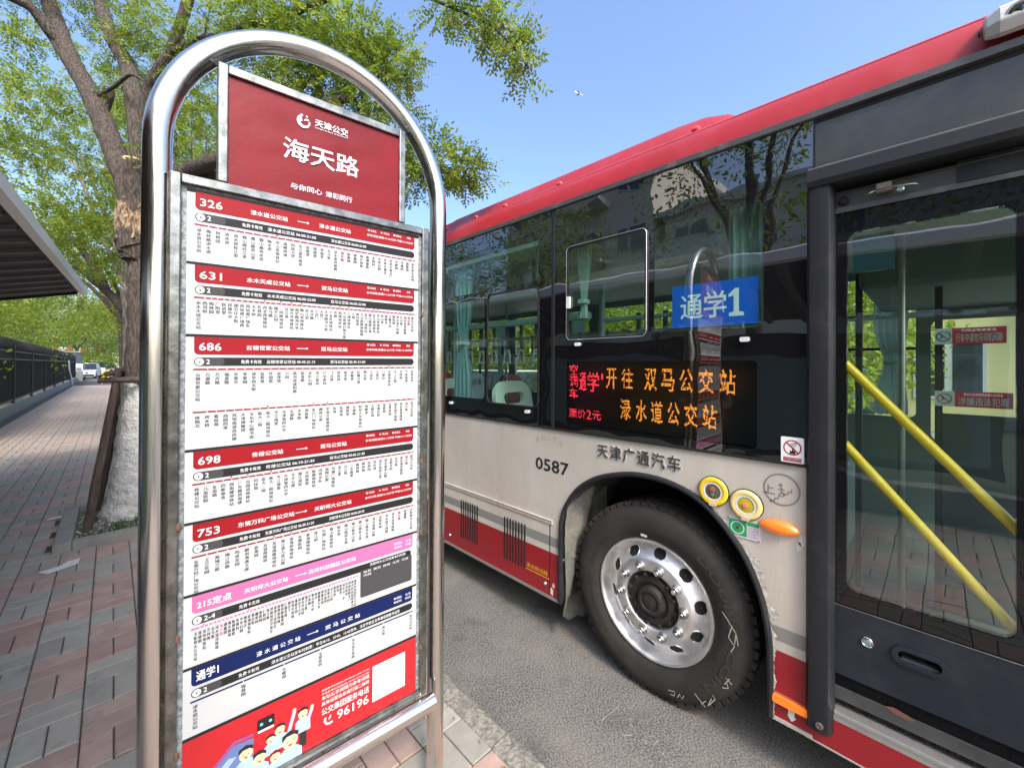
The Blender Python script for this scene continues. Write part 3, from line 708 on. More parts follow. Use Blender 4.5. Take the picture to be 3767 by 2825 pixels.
for y in (.835, 1.71, 2.23, 2.57, 2.97, 3.4):
    bpart('roof_clip', lathe([(.0001, .012), (.012, .010), (.017, .0), (.018, -.006)], lambda a, b, w_, y=y: (2.085+a*.55-w_*.8, y+b*1.25, 2.853+a*.9+w_*.5), 14), mat('clip_red', (.55, .05, .04), .35) if y < .9 else bpy.data.materials['clip_red'], smooth=True)
# peeled sealant along the gutter
mb = MB(); r2 = random.Random(5)
y = .55
while y > -.2:
    L_ = r2.uniform(.02, .05); mb.add(([(1.934+.002, y, 2.643), (1.9365, y-L_*.3, 2.648+r2.uniform(0, .012)), (1.9365, y-L_*.7, 2.648+r2.uniform(0, .010)), (1.934+.002, y-L_, 2.643)], [(0, 1, 2, 3)])); y -= L_
mb.build('peeled_sealant', mat('old_sealant', (.10, .10, .10), .7), bus)
# roof-edge camera
cp = [(1.905, 2.655), (1.885, 2.66), (1.868, 2.69), (1.885, 2.735), (1.93, 2.765), (1.99, 2.775)]
V = []; 
for y, s_, dy in ((-.105, .72, 0), (-.135, 1, 0), (-.35, 1, 0), (-.38, .72, 0)):
    for x, z in cp: V.append((1.95+(x-1.95)*s_, y, 2.70+(z-2.70)*s_))
Fq = [tuple(range(6)), tuple(reversed(range(18, 24)))]+[(i*6+j, i*6+(j+1) % 6, (i+1)*6+(j+1) % 6, (i+1)*6+j) for i in range(3) for j in range(6)]
g = mesh1('side_camera', (V, Fq), m_dirtyw, bus, bevel=.006)
def CLP(a, b, w_): n_ = Vector((-.93, 0, -.36)).normalized(); u = Vector((0, 1, 0)); v = n_.cross(u); c_ = Vector((1.876, -.175, 2.695)); return tuple(c_+u*a+v*b+n_*w_)
mesh1('camera_lens', lathe([(.026, -.004), (.026, .004), (.021, .006), (.016, .002), (.0001, .007)], CLP, 28), m_frit, g, smooth=True)
mesh1('camera_bezel', lathe([(.033, -.004), (.030, .003), (.026, .003)], CLP, 28), m_dirtyw, g, smooth=True)
mesh1('small_lens', lathe([(.009, -.002), (.009, .003), (.0001, .004)], lambda a, b, w_: (1.903+a*.6, -.1055+w_+.010-abs(a)*.2, 2.688+b), 16), m_black, g)

# --- door area
bpart('header_panel', plate([rect(.327, 2.424, -1.2, 2.594)], BX, X-.004, X+.01), m_satin)
bpart('header_seam', box(X-.007, X+.01, .3185, .3265, 2.424, 2.594), m_trim)
lg = [(X+.01, 2.424), (X-.004, 2.4235), (X-.034, 2.409), (X-.040, 2.365), (X-.034, 2.344), (X-.020, 2.339), (X+.03, 2.339), (X+.06, 2.339)]
bpart('door_ledge', extrude_y(lg, .340, -1.25), m_trim, smooth=False)
bpart('ledge_end', ([(x, .340, z) for x, z in lg], [tuple(range(len(lg)))]), m_trim)
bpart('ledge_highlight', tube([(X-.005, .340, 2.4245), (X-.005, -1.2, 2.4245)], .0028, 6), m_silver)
st = [(X+.03, .344), (X-.012, .344), (X-.026, .333), (X-.030, .304), (X-.026, .275), (X-.012, .264), (X+.04, .262)]
V = [(x, y, z) for z in (.30, 2.342) for x, y in st]
bpart('door_pillar_strip', (V, [(i, i+1, i+1+len(st), i+len(st)) for i in range(len(st)-1)]+[tuple(range(len(st)))]), m_trim, smooth=True)
bpart('strip_screw', lathe([(.013, .0), (.012, .004), (.006, .005), (.005, .002), (.0001, .002)], lambda a, b, w_: (X-.030-w_, .300+a, .327+b), 18), mat('grimy_metal', (.16, .13, .11), .6, .5), smooth=True)
bpart('door_opening_back', plate([rect(.262, 2.26, -1.2, 2.34)], BX, X+.052, X+.06), m_black)
bpart('mechanism_channel', plate([rect(.262, 2.262, -.05, 2.318)], BX, X+.036, X+.05), m_satin)
bpart('mechanism_channel', plate([rect(-.05, 2.262, -1.2, 2.335)], BX, X+.032, X+.05), m_trim)
bpart('channel_edge', box(X+.030, X+.05, -1.2, .262, 2.318, 2.322), m_gutter)
bpart('mechanism_knob', lathe([(.0001, .014), (.014, .013), (.017, .008), (.0175, 0)], lambda a, b, w_: (X+.036-w_, .238+a, 2.288+b), 20), m_black, smooth=True)
bpart('mechanism_bracket', box(X+.012, X+.036, .105, .145, 2.287, 2.316), mat('rusty_bracket', (.30, .24, .19), .6, .4))
bpart('mechanism_arm', tube([(X+.012, .170, 2.287), (X+.002, .15, 2.289), (X+.0, .10, 2.290), (X+.004, .05, 2.286), (X+.012, .040, 2.284)], .0038, 8), m_chrome, smooth=True)
bpart('mechanism_nut', lathe([(.010, 0), (.010, .006), (.006, .007), (.006, .004), (.0001, .004)], lambda a, b, w_: (X+.012-w_, .082+a, 2.277+b), 12), m_chrome)
XD = X+.040
def door_leaf(y0, y1, gl):
    d = bpart('door', plate([rect(y0, .470, y1, 2.262), rr(*gl, .035, 6)]+([rr(.092, .652, -.022, .692, .019, 6)] if gl[0] > 0 else []), BX, XD, XD+.03), m_frit2)
    mesh1('door_glass', plate([rr(*gl, .035, 6)], BX, XD+.006), m_pane, d, fix=False)
    mesh1('door_top_rail', box(XD-.008, XD, min(y0, y1), max(y0, y1), 2.245, 2.264), m_gutter, d)
    low = plate([rect(y0, .515, y1, .772)]+([rr(.092, .652, -.022, .692, .019, 6)] if gl[0] > 0 else []), BX, XD-.006, XD+.002)
    mesh1('door_lower_panel', low, m_door, d)
    mesh1('door_bottom_rail', plate([rect(y0, .421, y1, .466)], BX, XD-.006, XD+.02), m_satin, d)
    mesh1('door_recess', plate([rect(y0, .466, y1, .515)], BX, XD+.012, XD+.02), m_trim, d)
    mesh1('door_edge_bead', tube([(XD-.006, y0, .773), (XD-.006, y1, .773)], .002, 6), m_gutter, d)
    return d
d1 = door_leaf(.262, -.245, (.230, .832, -.174, 2.168)); d2 = door_leaf(-.255, -.76, (-.29, .832, -.72, 2.168))
mb = MB()
for i in range(30):   # brush seal under the leaves
    pass
r2 = random.Random(9)
for i in range(420):
    y = .262-1.02*i/420; mb.add(([(XD+.004+r2.uniform(0, .01), y, .422), (XD+.004+r2.uniform(0, .01), y-.002, .422), (XD+r2.uniform(0, .012), y-.001+r2.uniform(-.003, .003), .388+r2.uniform(0, .006))], [(0, 1, 2)]))
tag(mb.build('brush_seal', m_black, d1, fix=False), kind='stuff')
mesh1('seal_back', plate([rect(.262, .385, -.76, .422)], BX, XD+.016, XD+.02), m_black, d1)
h = mesh1('door_handle', plate([rr(.105, .640, -.030, .704, .031, 8), rr(.088, .655, -.018, .690, .017, 8)], BX, XD-.013, XD-.004), m_door, d1, bevel=.004)
mesh1('handle_cup', plate([rr(.10, .645, -.03, .70, .019, 8)], BX, XD+.0305, XD+.034), m_black, d1)
bpart('handle_floor', box(XD-.004, XD+.022, -.012, .080, .654, .662), m_satin)
mesh1('door_lock', lathe([(.0185, 0), (.0185, .004), (.0155, .006), (.0125, .004), (.010, .005), (.0001, .005)], lambda a, b, w_: (XD-.006-w_, .170+a*.95, .673+b), 28), m_chrome, d1, smooth=True)
mesh1('lock_core', lathe([(.010, 0), (.009, .002), (.0001, .002)], lambda a, b, w_: (XD-.0112-w_, .170+a, .673+b), 20), mat('lock_blue_grey', (.18, .25, .29), .4, .3), d1)
mesh1('rail_plug', lathe([(.013, 0), (.012, .003), (.0001, .004)], lambda a, b, w_: (XD+.012-w_, .232+a, .490+b), 18), m_black, d1)
mesh1('rail_screw', lathe([(.008, 0), (.007, .002), (.0001, .002)], lambda a, b, w_: (XD+.011-w_, .083+a, .483+b), 14), mat('brass_screw', (.35, .33, .24), .45, .7), d1)
mesh1('rust_patch', plate([[(.125, .470), (.10, .480), (.065, .474), (.045, .466), (.06, .455), (.10, .458)]], BX, XD-.0075), mat('rust', (.13, .06, .04), .9), d1, fix=False)
bpart('step_strip', box(X-.002, X+.08, -.80, .262, .376, .3915), m_silver, bevel=.003)
bpart('step_strip_face', plate([rect(.262, .3565, -.80, .376)], BX, X+.001, X+.02), m_silver)
bpart('step_skirt', plate([[(.345, .243), (.12, .238), (.02, .228), (-.10, .222), (-.76, .222), (-.76, .3565), (.262, .3565), (.262, .30), (.345, .30)]], BX, X+.0015, X+.02), m_dred)
bpart('step_skirt_edge', tube([(X+.0, .345, .242), (X+.0, .12, .237), (X+.0, .02, .227), (X+.0, -.10, .221), (X, -.76, .221)], .004, 6), m_stripe)
bpart('side_front_panel', plate([rect(-.80, .25, YF, 1.28)], BX, X, X+.012), m_beige)
bpart('side_front_glass', plate([rect(-.80, 1.28, YF, 2.42)], BX, X, X+.012), m_frit)
# bars inside the door
for (a, b) in (((.262, 1.706), (-.20, 1.138)), ((.262, 1.398), (-.20, .820))):
    bpart('door_bar', tube([(X+.085, a[0], a[1]), (X+.085, b[0], b[1])], .0165, 14), m_bar, smooth=True)
# notices on the door glass
def notice(y0, z0, y1, z1, split, s1, s2, nm):
    g = bpart('door_notice', plate([rect(y0, z0, y1, z1)], BX, XD+.0095, XD+.011), mat(nm+'_red', (.28, .012, .02), .5))
    mesh1('notice_pictogram_field', plate([rect(y0, z0, split, z1)], BX, XD+.0085), mat('notice_field_grey', (.28, .30, .29), .5), g, fix=False)
    ring('ban_ring', (y0+split)/2, (z0+z1)/2, .0145, .0175, mat(nm+'_ring', (.3, .05, .05) if nm == 'lower' else (.05, .05, .05), .5), XD+.008, g)
    mb = MB(); c0, c1 = (y0+split)/2, (z0+z1)/2; mb.add(ribbon([(c0+.012, c1+.011), (c0-.012, c1-.011)], .003, BX, XD+.008)); mb.add(ribbon([(c0+.008, c1-.008), (c0+.001, c1+.002), (c0+.006, c1+.008)], .0035, BX, XD+.008)); mb.build('ban_bar', bpy.data.materials[nm+'_ring'], g, fix=False)
    mesh1('notice_lettering', text_fit(s1, split-.02, z1-.013, y1+.02, z1-.005, BX, XD+.0085), m_pwhite, g, fix=False)
    mesh1('notice_lettering', text_fit(s2, split-.008, z0+.006, y1+.008, z1-.018, BX, XD+.0085, .012), bpy.data.materials['notice_field_grey'], g, fix=False)
notice(.000, 1.742, -.155, 1.795, -.040, '为保证驾驶安全', '行车中请勿与司机闲聊', 'upper'); notice(.000, 1.538, -.168, 1.588, -.046, '殴打公交驾驶员危害公共安全', '涉嫌违法犯罪', 'lower')

# --- far side, ends, floor, ceiling, fittings
XF = 4.43
FX = lambda u, v, w_: (w_, u, v)
holes = []
for k in range(6):
    y0 = -.75+1.55*k; holes.append(rr(y0, 1.25, y0+1.40, 2.10, .04))
holes[0] = rr(-1.35, 1.12, .02, 2.02, .05)
for k in range(1, 6): y0 = .10+1.50*(k-1); holes[k] = rr(y0, 1.28, y0+1.36, 2.38, .04)
bpart('far_side_wall', plate([rect(YF, .28, YR, 2.62)]+holes, FX, XF, XF-.03), [m_int])
bpart('far_side_skin', plate([rect(YF, .28, YR, 2.62)]+holes, FX, XF+.012, XF+.002), [m_beige])
for h in holes: bpart('far_window_pane', plate([h], FX, XF-.015), m_pane2, fix=False)
for k in range(1, 6): y0 = .10+1.50*(k-1); bpart('window_bar', box(XF-.05, XF-.03, y0, y0+1.36, 2.06, 2.085), m_black); bpart('window_bar', box(XF-.05, XF-.03, y0, y0+1.36, 1.80, 1.82), m_black); bpart('window_bar', box(XF-.05, XF-.03, y0+.66, y0+.69, 1.28, 2.38), m_black)
bpart('ceiling', box(X+.03, XF-.04, YF, YR, 2.44, 2.47), m_ceil)
bpart('ceiling_cove', plate([[(2.22, 2.27), (2.28, 2.20), (2.62, 2.33), (2.60, 2.36)]], lambda u, v, w_: (u, w_, v), YF+.1, YR-.1), mat('cove_pale', (.55, .62, .60), .5))
bpart('floor', box(X+.58, XF-.04, YF, YR, .33, .36), m_intf)
for a, b in ((YF, .40), (1.62, 5.98), (7.22, YR)): bpart('floor', box(X+.03, X+.579, a, b, .33, .36), m_intf)
bpart('interior_side_lining', plate([rect(1.60, .36, YR, 1.27)], FX, X+.05, X+.06), m_int)
for cy in (1.01, CY2): bpart('wheel_box', box(X+.03, X+.60, cy-.58, cy+.58, 1.125, 1.15), m_int); bpart('wheel_box', box(X+.575, X+.60, cy-.58, cy+.58, .36, 1.124), m_int)
bpart('wheel_box', box(XF-.65, XF-.05, .42, 1.62, .36, 1.0), m_int, bevel=.05)
bpart('rear_wall', plate([rect(X+.02, .28, XF, 2.62), rr(2.3, 1.3, 4.1, 2.2, .05)], lambda u, v, w_: (u, w_, v), YR, YR-.03), m_red)
bpart('front_wall', plate([rect(X, .25, XF, 2.62), rr(2.0, 1.0, 4.36, 2.35, .08)], lambda u, v, w_: (u, w_, v), YF, YF+.03), m_beige)
bpart('windscreen', plate([rr(2.0, 1.0, 4.36, 2.35, .08)], lambda u, v, w_: (u, w_, v), YF+.015), m_pane2, fix=False)
for x in (2.42, 3.95): bpart('grab_rail', tube([(x, 1.7, 2.02), (x, 8.6, 2.02)], .026 if x < 3 else .017, 12), m_rail, smooth=True)
bpart('grab_rail', tube([(2.45, .35, 1.98), (2.45, 1.6, 1.98)], .014, 10), m_rail, smooth=True)
bpart('grab_rail', tube([(3.5, -.2, 1.98), (3.5, 8.6, 1.98)], .014, 10), m_rail, smooth=True)
for x, y in ((2.45, .42), (2.46, 1.62), (2.42, 3.3), (3.5, .45), (3.45, 2.3), (3.5, 3.7), (2.42, 5.0), (2.95, .12), (2.75, -.28)): bpart('grab_pole', tube([(x, y, .36), (x, y, 2.44)], .016, 10), m_rail if y > .3 else m_silver, smooth=True)
m_strap = mat('strap_handle', (.10, .11, .11), .5)
for y in [.62, .80, .98, 1.16, 1.34]+[1.9+.17*i for i in range(14)]:
    for x in (2.45, 3.5):
        if x == 3.5 and y < 1: continue
        s_ = bpart('hand_strap', box(x-.006, x+.006, y-.014, y+.014, 1.80, 2.01), m_strap)
        mesh1('strap_ring', plate([[(y-.045, 1.68), (y+.045, 1.68), (y+.028, 1.80), (y-.028, 1.80)], [(y-.032, 1.695), (y+.032, 1.695), (y+.020, 1.785), (y-.020, 1.785)]], FX, x-.008, x+.008), m_white, s_)
def seat(x, y, z, m_):
    s_ = bpart('seat', box(x-.21, x+.21, y-.02, y+.40, z, z+.05), m_, bevel=.02)
    V_ = rr(x-.20, z+.05, x+.20, z+.62, .13, 6); Hh = rr(x-.11, z+.44, x+.11, z+.53, .035, 5)
    mesh1('seat_back', plate([V_, Hh], lambda u, v, w_: (u, w_+.10*(v-z)/.6, v), y+.40, y+.45), m_, s_, bevel=.008)
    return s_
for i, y in enumerate((1.85, 2.62, 3.4, 4.2, 5.0)):
    seat(2.30, y, .92, m_seat); seat(3.98, y+.2, .92, m_seatr if i % 2 == 0 else m_seat)
    bpart('seat_plinth', box(2.08, 2.52, y, y+.4, .36, .92), m_intd)
seat(3.35, 2.2, .92, m_seatr); bpart('seat_plinth', box(3.15, 3.55, 2.25, 2.6, .36, .92), m_intd)
# curtains
def curtain(y0, y1, z0, z1, x, m_, tie=None):
    V = []; Fq = []; n = 26; mrows = 14
    for i in range(mrows+1):
        z = z1+(z0-z1)*i/mrows; k = 1
        if tie: k = 1-.62*math.exp(-((z-tie)/.16)**2)
        for j in range(n+1): t = j/n; y = (y0+y1)/2+(t-.5)*(y1-y0)*k; V.append((x+.018*math.sin(t*math.pi*9)*(.5+.5*k)+.01, y, z))
    for i in range(mrows):
        for j in range(n): Fq.append((i*(n+1)+j, i*(n+1)+j+1, (i+1)*(n+1)+j+1, (i+1)*(n+1)+j))
    o = bpart('curtain', (V, Fq), m_, smooth=True, fix=False)
    if tie: mesh1('curtain_tie', box(x-.02, x+.04, (y0+y1)/2-abs(y1-y0)*.22, (y0+y1)/2+abs(y1-y0)*.22, tie-.012, tie+.012), m_curw, o)
curtain(2.52, 2.74, 1.40, 2.42, X+.07, m_cur, 1.84); curtain(1.70, 1.83, 1.52, 2.42, X+.07, m_curw, 1.75)
curtain(.50, .66, 1.86, 2.42, X+.09, m_curw); curtain(1.42, 1.52, 1.95, 2.42, X+.09, m_curw, 2.05)
for k in (1, 2, 3): curtain(2.52+1.39*k, 2.74+1.39*k, 1.40, 2.42, X+.07, m_cur, 1.84)
for k in range(1, 6): curtain(.14+1.5*(k-1), .34+1.5*(k-1), 1.30, 2.35, XF-.08, m_curw, 1.7)
bpart('hoop_handrail', tube(smooth([(X+.14, .62, 1.70), (X+.14, .615, 1.98), (X+.14, .56, 2.15), (X+.14, .50, 2.12), (X+.14, .46, 1.95), (X+.14, .45, 1.70)], n=5), .014, 10), m_silver, smooth=True)
# window display unit: box behind the screen, with dot-matrix lettering
bpart('display_box', box(X+.09, X+.13, .40, 1.60, 1.30, 1.72), m_intd)
def dots(s_, y0, z0, y1, z1, nx, ny, m_, off=.0, x=X+.012, nm='display_lettering'):
    V, Fc = glyphs(s_, off); a = V.min(0); b = V.max(0); q = (V-a)/(b-a)
    hit = np.zeros((nx, ny), bool); gx = (np.arange(nx)+.5)/nx; gy = (np.arange(ny)+.5)/ny
    PX, PY = np.meshgrid(gx, gy, indexing='ij')
    for f_ in Fc:
        for k in range(1, len(f_)-1):
            A, B, C_ = q[f_[0]], q[f_[k]], q[f_[k+1]]
            d_ = (B[0]-A[0])*(C_[1]-A[1])-(C_[0]-A[0])*(B[1]-A[1])
            if abs(d_) < 1e-12: continue
            e1 = ((B[0]-A[0])*(PY-A[1])-(B[1]-A[1])*(PX-A[0]))/d_; e2 = ((C_[0]-B[0])*(PY-B[1])-(C_[1]-B[1])*(PX-B[0]))/d_; e3 = ((A[0]-C_[0])*(PY-C_[1])-(A[1]-C_[1])*(PX-C_[0]))/d_
            hit |= (e1 >= 0) & (e2 >= 0) & (e3 >= 0)
    hit &= np.random.default_rng(len(bpy.data.objects)).random(hit.shape) > .16
    mb = MB(); hy = (y1-y0)/nx*.40; hz = (z1-z0)/ny*.40
    for i, j in zip(*np.nonzero(hit)):
        y = y0+(y1-y0)*gx[i]; z = z0+(z1-z0)*gy[j]; mb.add(([(x, y-hy, z-hz), (x, y+hy, z-hz), (x, y+hy, z+hz), (x, y-hy, z+hz)], [(0, 1, 2, 3)]))
    return mb.build(nm, m_, bus, fix=False)
yy = [1.255, 1.168, None, 1.057, .985, .910, .833, .757]
for ch, y in zip('开往 双马公交站', [1.255, 1.160, 0, 1.030, .940, .850, .760, .668]):
    if ch != ' ': dots(ch, y, 1.542, y-.066, 1.652, 16, 22, m_ledo, .012)
for ch, y in zip('渌水道公交站', [1.168, 1.078, .995, .910, .826, .742]): dots(ch, y, 1.382, y-.062, 1.490, 16, 22, m_ledo, .012)
for ch, z in zip('空调车', [1.672, 1.604, 1.534]): dots(ch, 1.508, z-.060, 1.447, z, 16, 16, m_ledr)
for ch, y in zip('票价2元', [1.508, 1.447, 1.385, 1.345]): dots(ch, y, 1.362, y-(.055 if ch != '2' else .032), 1.412, 16, 16, m_ledr)
dots('通', 1.436, 1.522, 1.388, 1.626, 13, 22, m_ledr, .01); dots('学', 1.378, 1.518, 1.302, 1.630, 18, 22, m_ledr, .01); dots('1', 1.288, 1.59, 1.276, 1.622, 4, 8, m_ledr, .01)
# driver's corner seen through the door
bpart('driver_seat_back', lathe([(.001, .30), (.10, .29), (.20, .22), (.24, .08), (.25, -.20), (.24, -.45)], lambda a, b, w_: (3.75+b*.35, -.62+a, 1.42+w_), 24), mat('driver_seat_grey', (.22, .24, .23), .8), smooth=True)
bpart('driver_partition', plate([rect(-.02, .36, -.9, 1.42)], FX, 3.2, 3.22), mat('partition_grey', (.10, .12, .12), .5))
bpart('partition_post', box(3.18, 3.22, -.03, .0, .36, 2.44), m_intd)
bpart('partition_post', box(3.18, 3.22, .30, .33, .36, 2.44), m_intd)
bpart('front_bulkhead_panel', box(3.0, 4.35, YF+.06, YF+.30, .8, 1.15), m_intd, bevel=.04)
bpart('fare_box', box(2.62, 2.85, -.95, -.70, .36, 1.30), mat('fare_box_blue', (.03, .10, .25), .4), bevel=.02)
bpart('overhead_locker', box(3.0, 4.38, -1.5, .3, 2.10, 2.42), m_int, bevel=.03)
bpart('interior_screen', plate([rr(.215, 2.02, .10, 2.155, .006)], BX, XD+.03, XD+.05), mat('dark_teal_screen', (.02, .05, .06), .3))

card = thing('route_card', (X+.006, .70, 1.94), 'blue route card hung inside the bus side window, reading 通学1 in white', 'sign')
c1 = mesh1('card', plate([rect(.885, 1.848, .515, 2.046)], BX, X+.010, X+.013), m_blue, card)
mesh1('card_lettering', text_fit('通学', .845, 1.885, .640, 2.005, BX, X+.0095, .035), m_pwhite, card, fix=False)
mesh1('card_lettering', plate([[(.630, 1.885), (.630, 1.900), (.611, 1.905), (.611, 1.975), (.632, 1.970), (.632, 1.982), (.606, 2.006), (.590, 2.006), (.590, 1.905), (.570, 1.900), (.570, 1.885)]], BX, X+.0095), m_pwhite, card, fix=False)

# ================================================================== BUS STOP SIGN
e_ = Vector((.9965, -.0836, .0093)).normalized(); n_ = Vector((-.0836, -.9965, 0)).normalized(); u_ = Vector((0, 0, 1))
P0 = Vector((.1269, 1.2702, 0))
def SP(s_, z, d): return tuple(P0+e_*s_+n_*d+u_*z)       # s across, z up, d towards the reader
sign = thing('bus_stop_sign', tuple(P0+e_*.31+Vector((0, 0, .12))), 'steel-framed bus stop sign with arched tube, red name board and route timetable', 'sign')
def spart(name, vf, m_, par=None, **k): return mesh1(name, vf, m_, par or sign, **k)
sc, rr_ = .327, .3825; h0 = 2.2035
arc = [(sc-rr_, .10), (sc-rr_, .6), (sc-rr_, 1.4), (sc-rr_, 2.05)]+[(sc-rr_*math.cos(R(a)), h0+rr_*math.sin(R(a))) for a in range(0, 181, 5)]+[(sc+rr_, 2.05), (sc+rr_, 1.4), (sc+rr_, .6), (sc+rr_, .10)]
spart('arched_pole', tube([SP(a, b, -.035) for a, b in arc], .029, 28), m_steel, smooth=True)
for s_ in (-1, 1): spart('foot_flange', lathe([(.0275, .012), (.06, .010), (.062, 0)], lambda a, b, w_, s_=s_: SP(sc+s_*rr_+a, .12+w_, -.035+b), 24), m_galv)
spart('cross_tube', tube([SP(sc-rr_+.02, .505, .012), SP(.676, .505, .012)], .0265, 24), m_steel, smooth=True)
def sbar(a, b, c, d, d0=-.045, d1=.0, m_=m_galv, nm='frame_bar'): return spart(nm, box(a, b, d0, d1, c, d, lambda x, y, z: SP(x, z, y)), m_, bevel=.0025)
# lower frame, butted
sbar(-.0325, -.0105, .535, 2.1275); sbar(.6315, .6555, .535, 2.1275); sbar(-.0105, .6315, 2.1045, 2.1270); sbar(-.0105, .6315, .535, .556)
# upper frame
sbar(.0605, .0825, 2.1285, 2.4325); sbar(.5470, .5675, 2.1285, 2.4325); sbar(.0825, .5470, 2.4085, 2.4320)
for s_, z in ((-.0105, .72), (-.0105, 1.27), (.6315, 1.33), (.6315, 1.83), (.6315, 1.09), (-.0105, 1.0), (.6315, .70)):
    spart('weld_mark', lathe([(.0001, .006), (.007, .005), (.011, .0)], lambda a, b, w_, s_=s_, z=z: SP(s_+a*.5, z+b, w_-.001), 10), mat('weld_rust', (.14, .07, .045), .8) if s_ < 0 and z == .72 else bpy.data.materials['weld_rust'])
spart('backing_panel', plate([rect(-.0105, .556, .6315, 2.1045)], SP, -.012, -.020), m_back)
spart('back_sheet', plate([rect(-.0105, .556, .6315, 2.1045)], SP, -.030, -.040), m_galv)
# red name board: sheet slightly buckled
V = []; Fq = []; n = 40; m2 = 24; r2 = random.Random(4)
for i in range(m2+1):
    for j in range(n+1):
        a = .0825+(.5470-.0825)*j/n; b = 2.1275+(2.4085-2.1275)*i/m2
        k = math.sin(j/n*math.pi)*math.sin(i/m2*math.pi)
        V.append(SP(a, b, -.0085+k*(.0011*math.sin(j*.45+i*.3)+.0008*math.sin(i*.8-j*.22)+0)))
for i in range(m2):
    for j in range(n): Fq.append((i*(n+1)+j, i*(n+1)+j+1, (i+1)*(n+1)+j+1, (i+1)*(n+1)+j))
nb = spart('name_board', (V, Fq), m_sheet, smooth=True, fix=False)
spart('name_board_back', plate([rect(.0825, 2.1285, .5470, 2.4085)], SP, -.022, -.03), m_galv)
m_lw = mat('board_lettering_white', (.74, .76, .80), .35)
D_ = -.0064
mesh1('name_lettering', text_fit('海天路', .2085, 2.2360, .4165, 2.2965, SP, D_, .04), m_lw, nb, fix=False)
mesh1('company_lettering', text_fit('天津公交', .290, 2.3525, .3835, 2.3745, SP, D_, .05), m_lw, nb, fix=False)
mesh1('company_lettering', text_fit('TIANJIN PUBLIC TRANSPORT', .2895, 2.3455, .383, 2.3500, SP, D_, .03), m_lw, nb, fix=False)
mesh1('slogan_lettering', text_fit('与你同心', .2275, 2.1555, .3110, 2.1725, SP, D_, .025), m_lw, nb, fix=False)
mesh1('slogan_lettering', text_fit('津彩同行', .3205, 2.1545, .3970, 2.1720, SP, D_, .025), m_lw, nb, fix=False)
mb = MB(); cx, cz = .2600, 2.3545     # round emblem: crescent, hook and dot
A = [(cx+.0175*math.cos(R(t)), cz+.0185*math.sin(R(t))) for t in range(100, 371, 10)]; B = [(cx+.002+.0115*math.cos(R(t)), cz+.001+.0125*math.sin(R(t))) for t in range(370, 129, -10)]
L_ = A+B; mb.add(plate([L_], SP, D_)); mb.add(plate([disc(cx+.0085, cz+.0165, .0028, 12)], SP, D_)); mb.add(ribbon([(cx-.004, cz+.019), (cx-.008, cz+.010), (cx-.006, cz-.001)], .006, SP, D_)); mb.add(ribbon([(cx+.002, cz+.004), (cx+.008, cz+.008), (cx+.014, cz+.007)], .004, SP, D_)); mb.build('emblem', m_lw, nb, fix=False)
# timetable poster
D0 = -.0095
poster = spart('timetable_poster', plate([rect(.001, .556, .620, 2.0945)], SP, D0, D0-.002), m_paper)
def pp(name, vf, m_):
    o = mesh1(name, vf, m_, poster, fix=False)
    return tag(o, kind='stuff') if ('lettering' in name or 'station' in name or 'highlight' in name) else o
def tabs(u0, z0, u1, z1, r_):     # rounded at the bottom
    L = [(u0, z1), (u0, z0+r_)]+[(u0+r_-r_*math.cos(R(a)), z0+r_-r_*math.sin(R(a))) for a in range(15, 91, 15)]+[(u1-r_+r_*math.sin(R(a)), z0+r_-r_*math.cos(R(a))) for a in range(0, 91, 15)]+[(u1, z1)]
    return L
pp('black_rule', plate([rect(.001, 2.0885, .620, 2.0945)], SP, D0+.0006), m_pdark)
def legend(zt, mb, two=None):
    mb.add(text_fit('始发站', .456, zt-.0155, .473, zt-.0085, SP, D0+.0012)); mb.add(text_fit('终点站', .498, zt-.0155, .517, zt-.0085, SP, D0+.0012))
    mb.add(text_fit('停靠站', .539, zt-.0155, .558, zt-.0085, SP, D0+.0012)); mb.add(text_fit('地铁', .578, zt-.0155, .591, zt-.0085, SP, D0+.0012))
    mb.add(plate([disc(.4495, zt-.012, .0032, 14), disc(.4495, zt-.012, .0018, 14)], SP, D0+.0012)); mb.add(plate([disc(.534, zt-.012, .003, 14)], SP, D0+.0012)); mb.add(plate([[(.489, zt-.009), (.489, zt-.015), (.494, zt-.012)]], SP, D0+.0012))
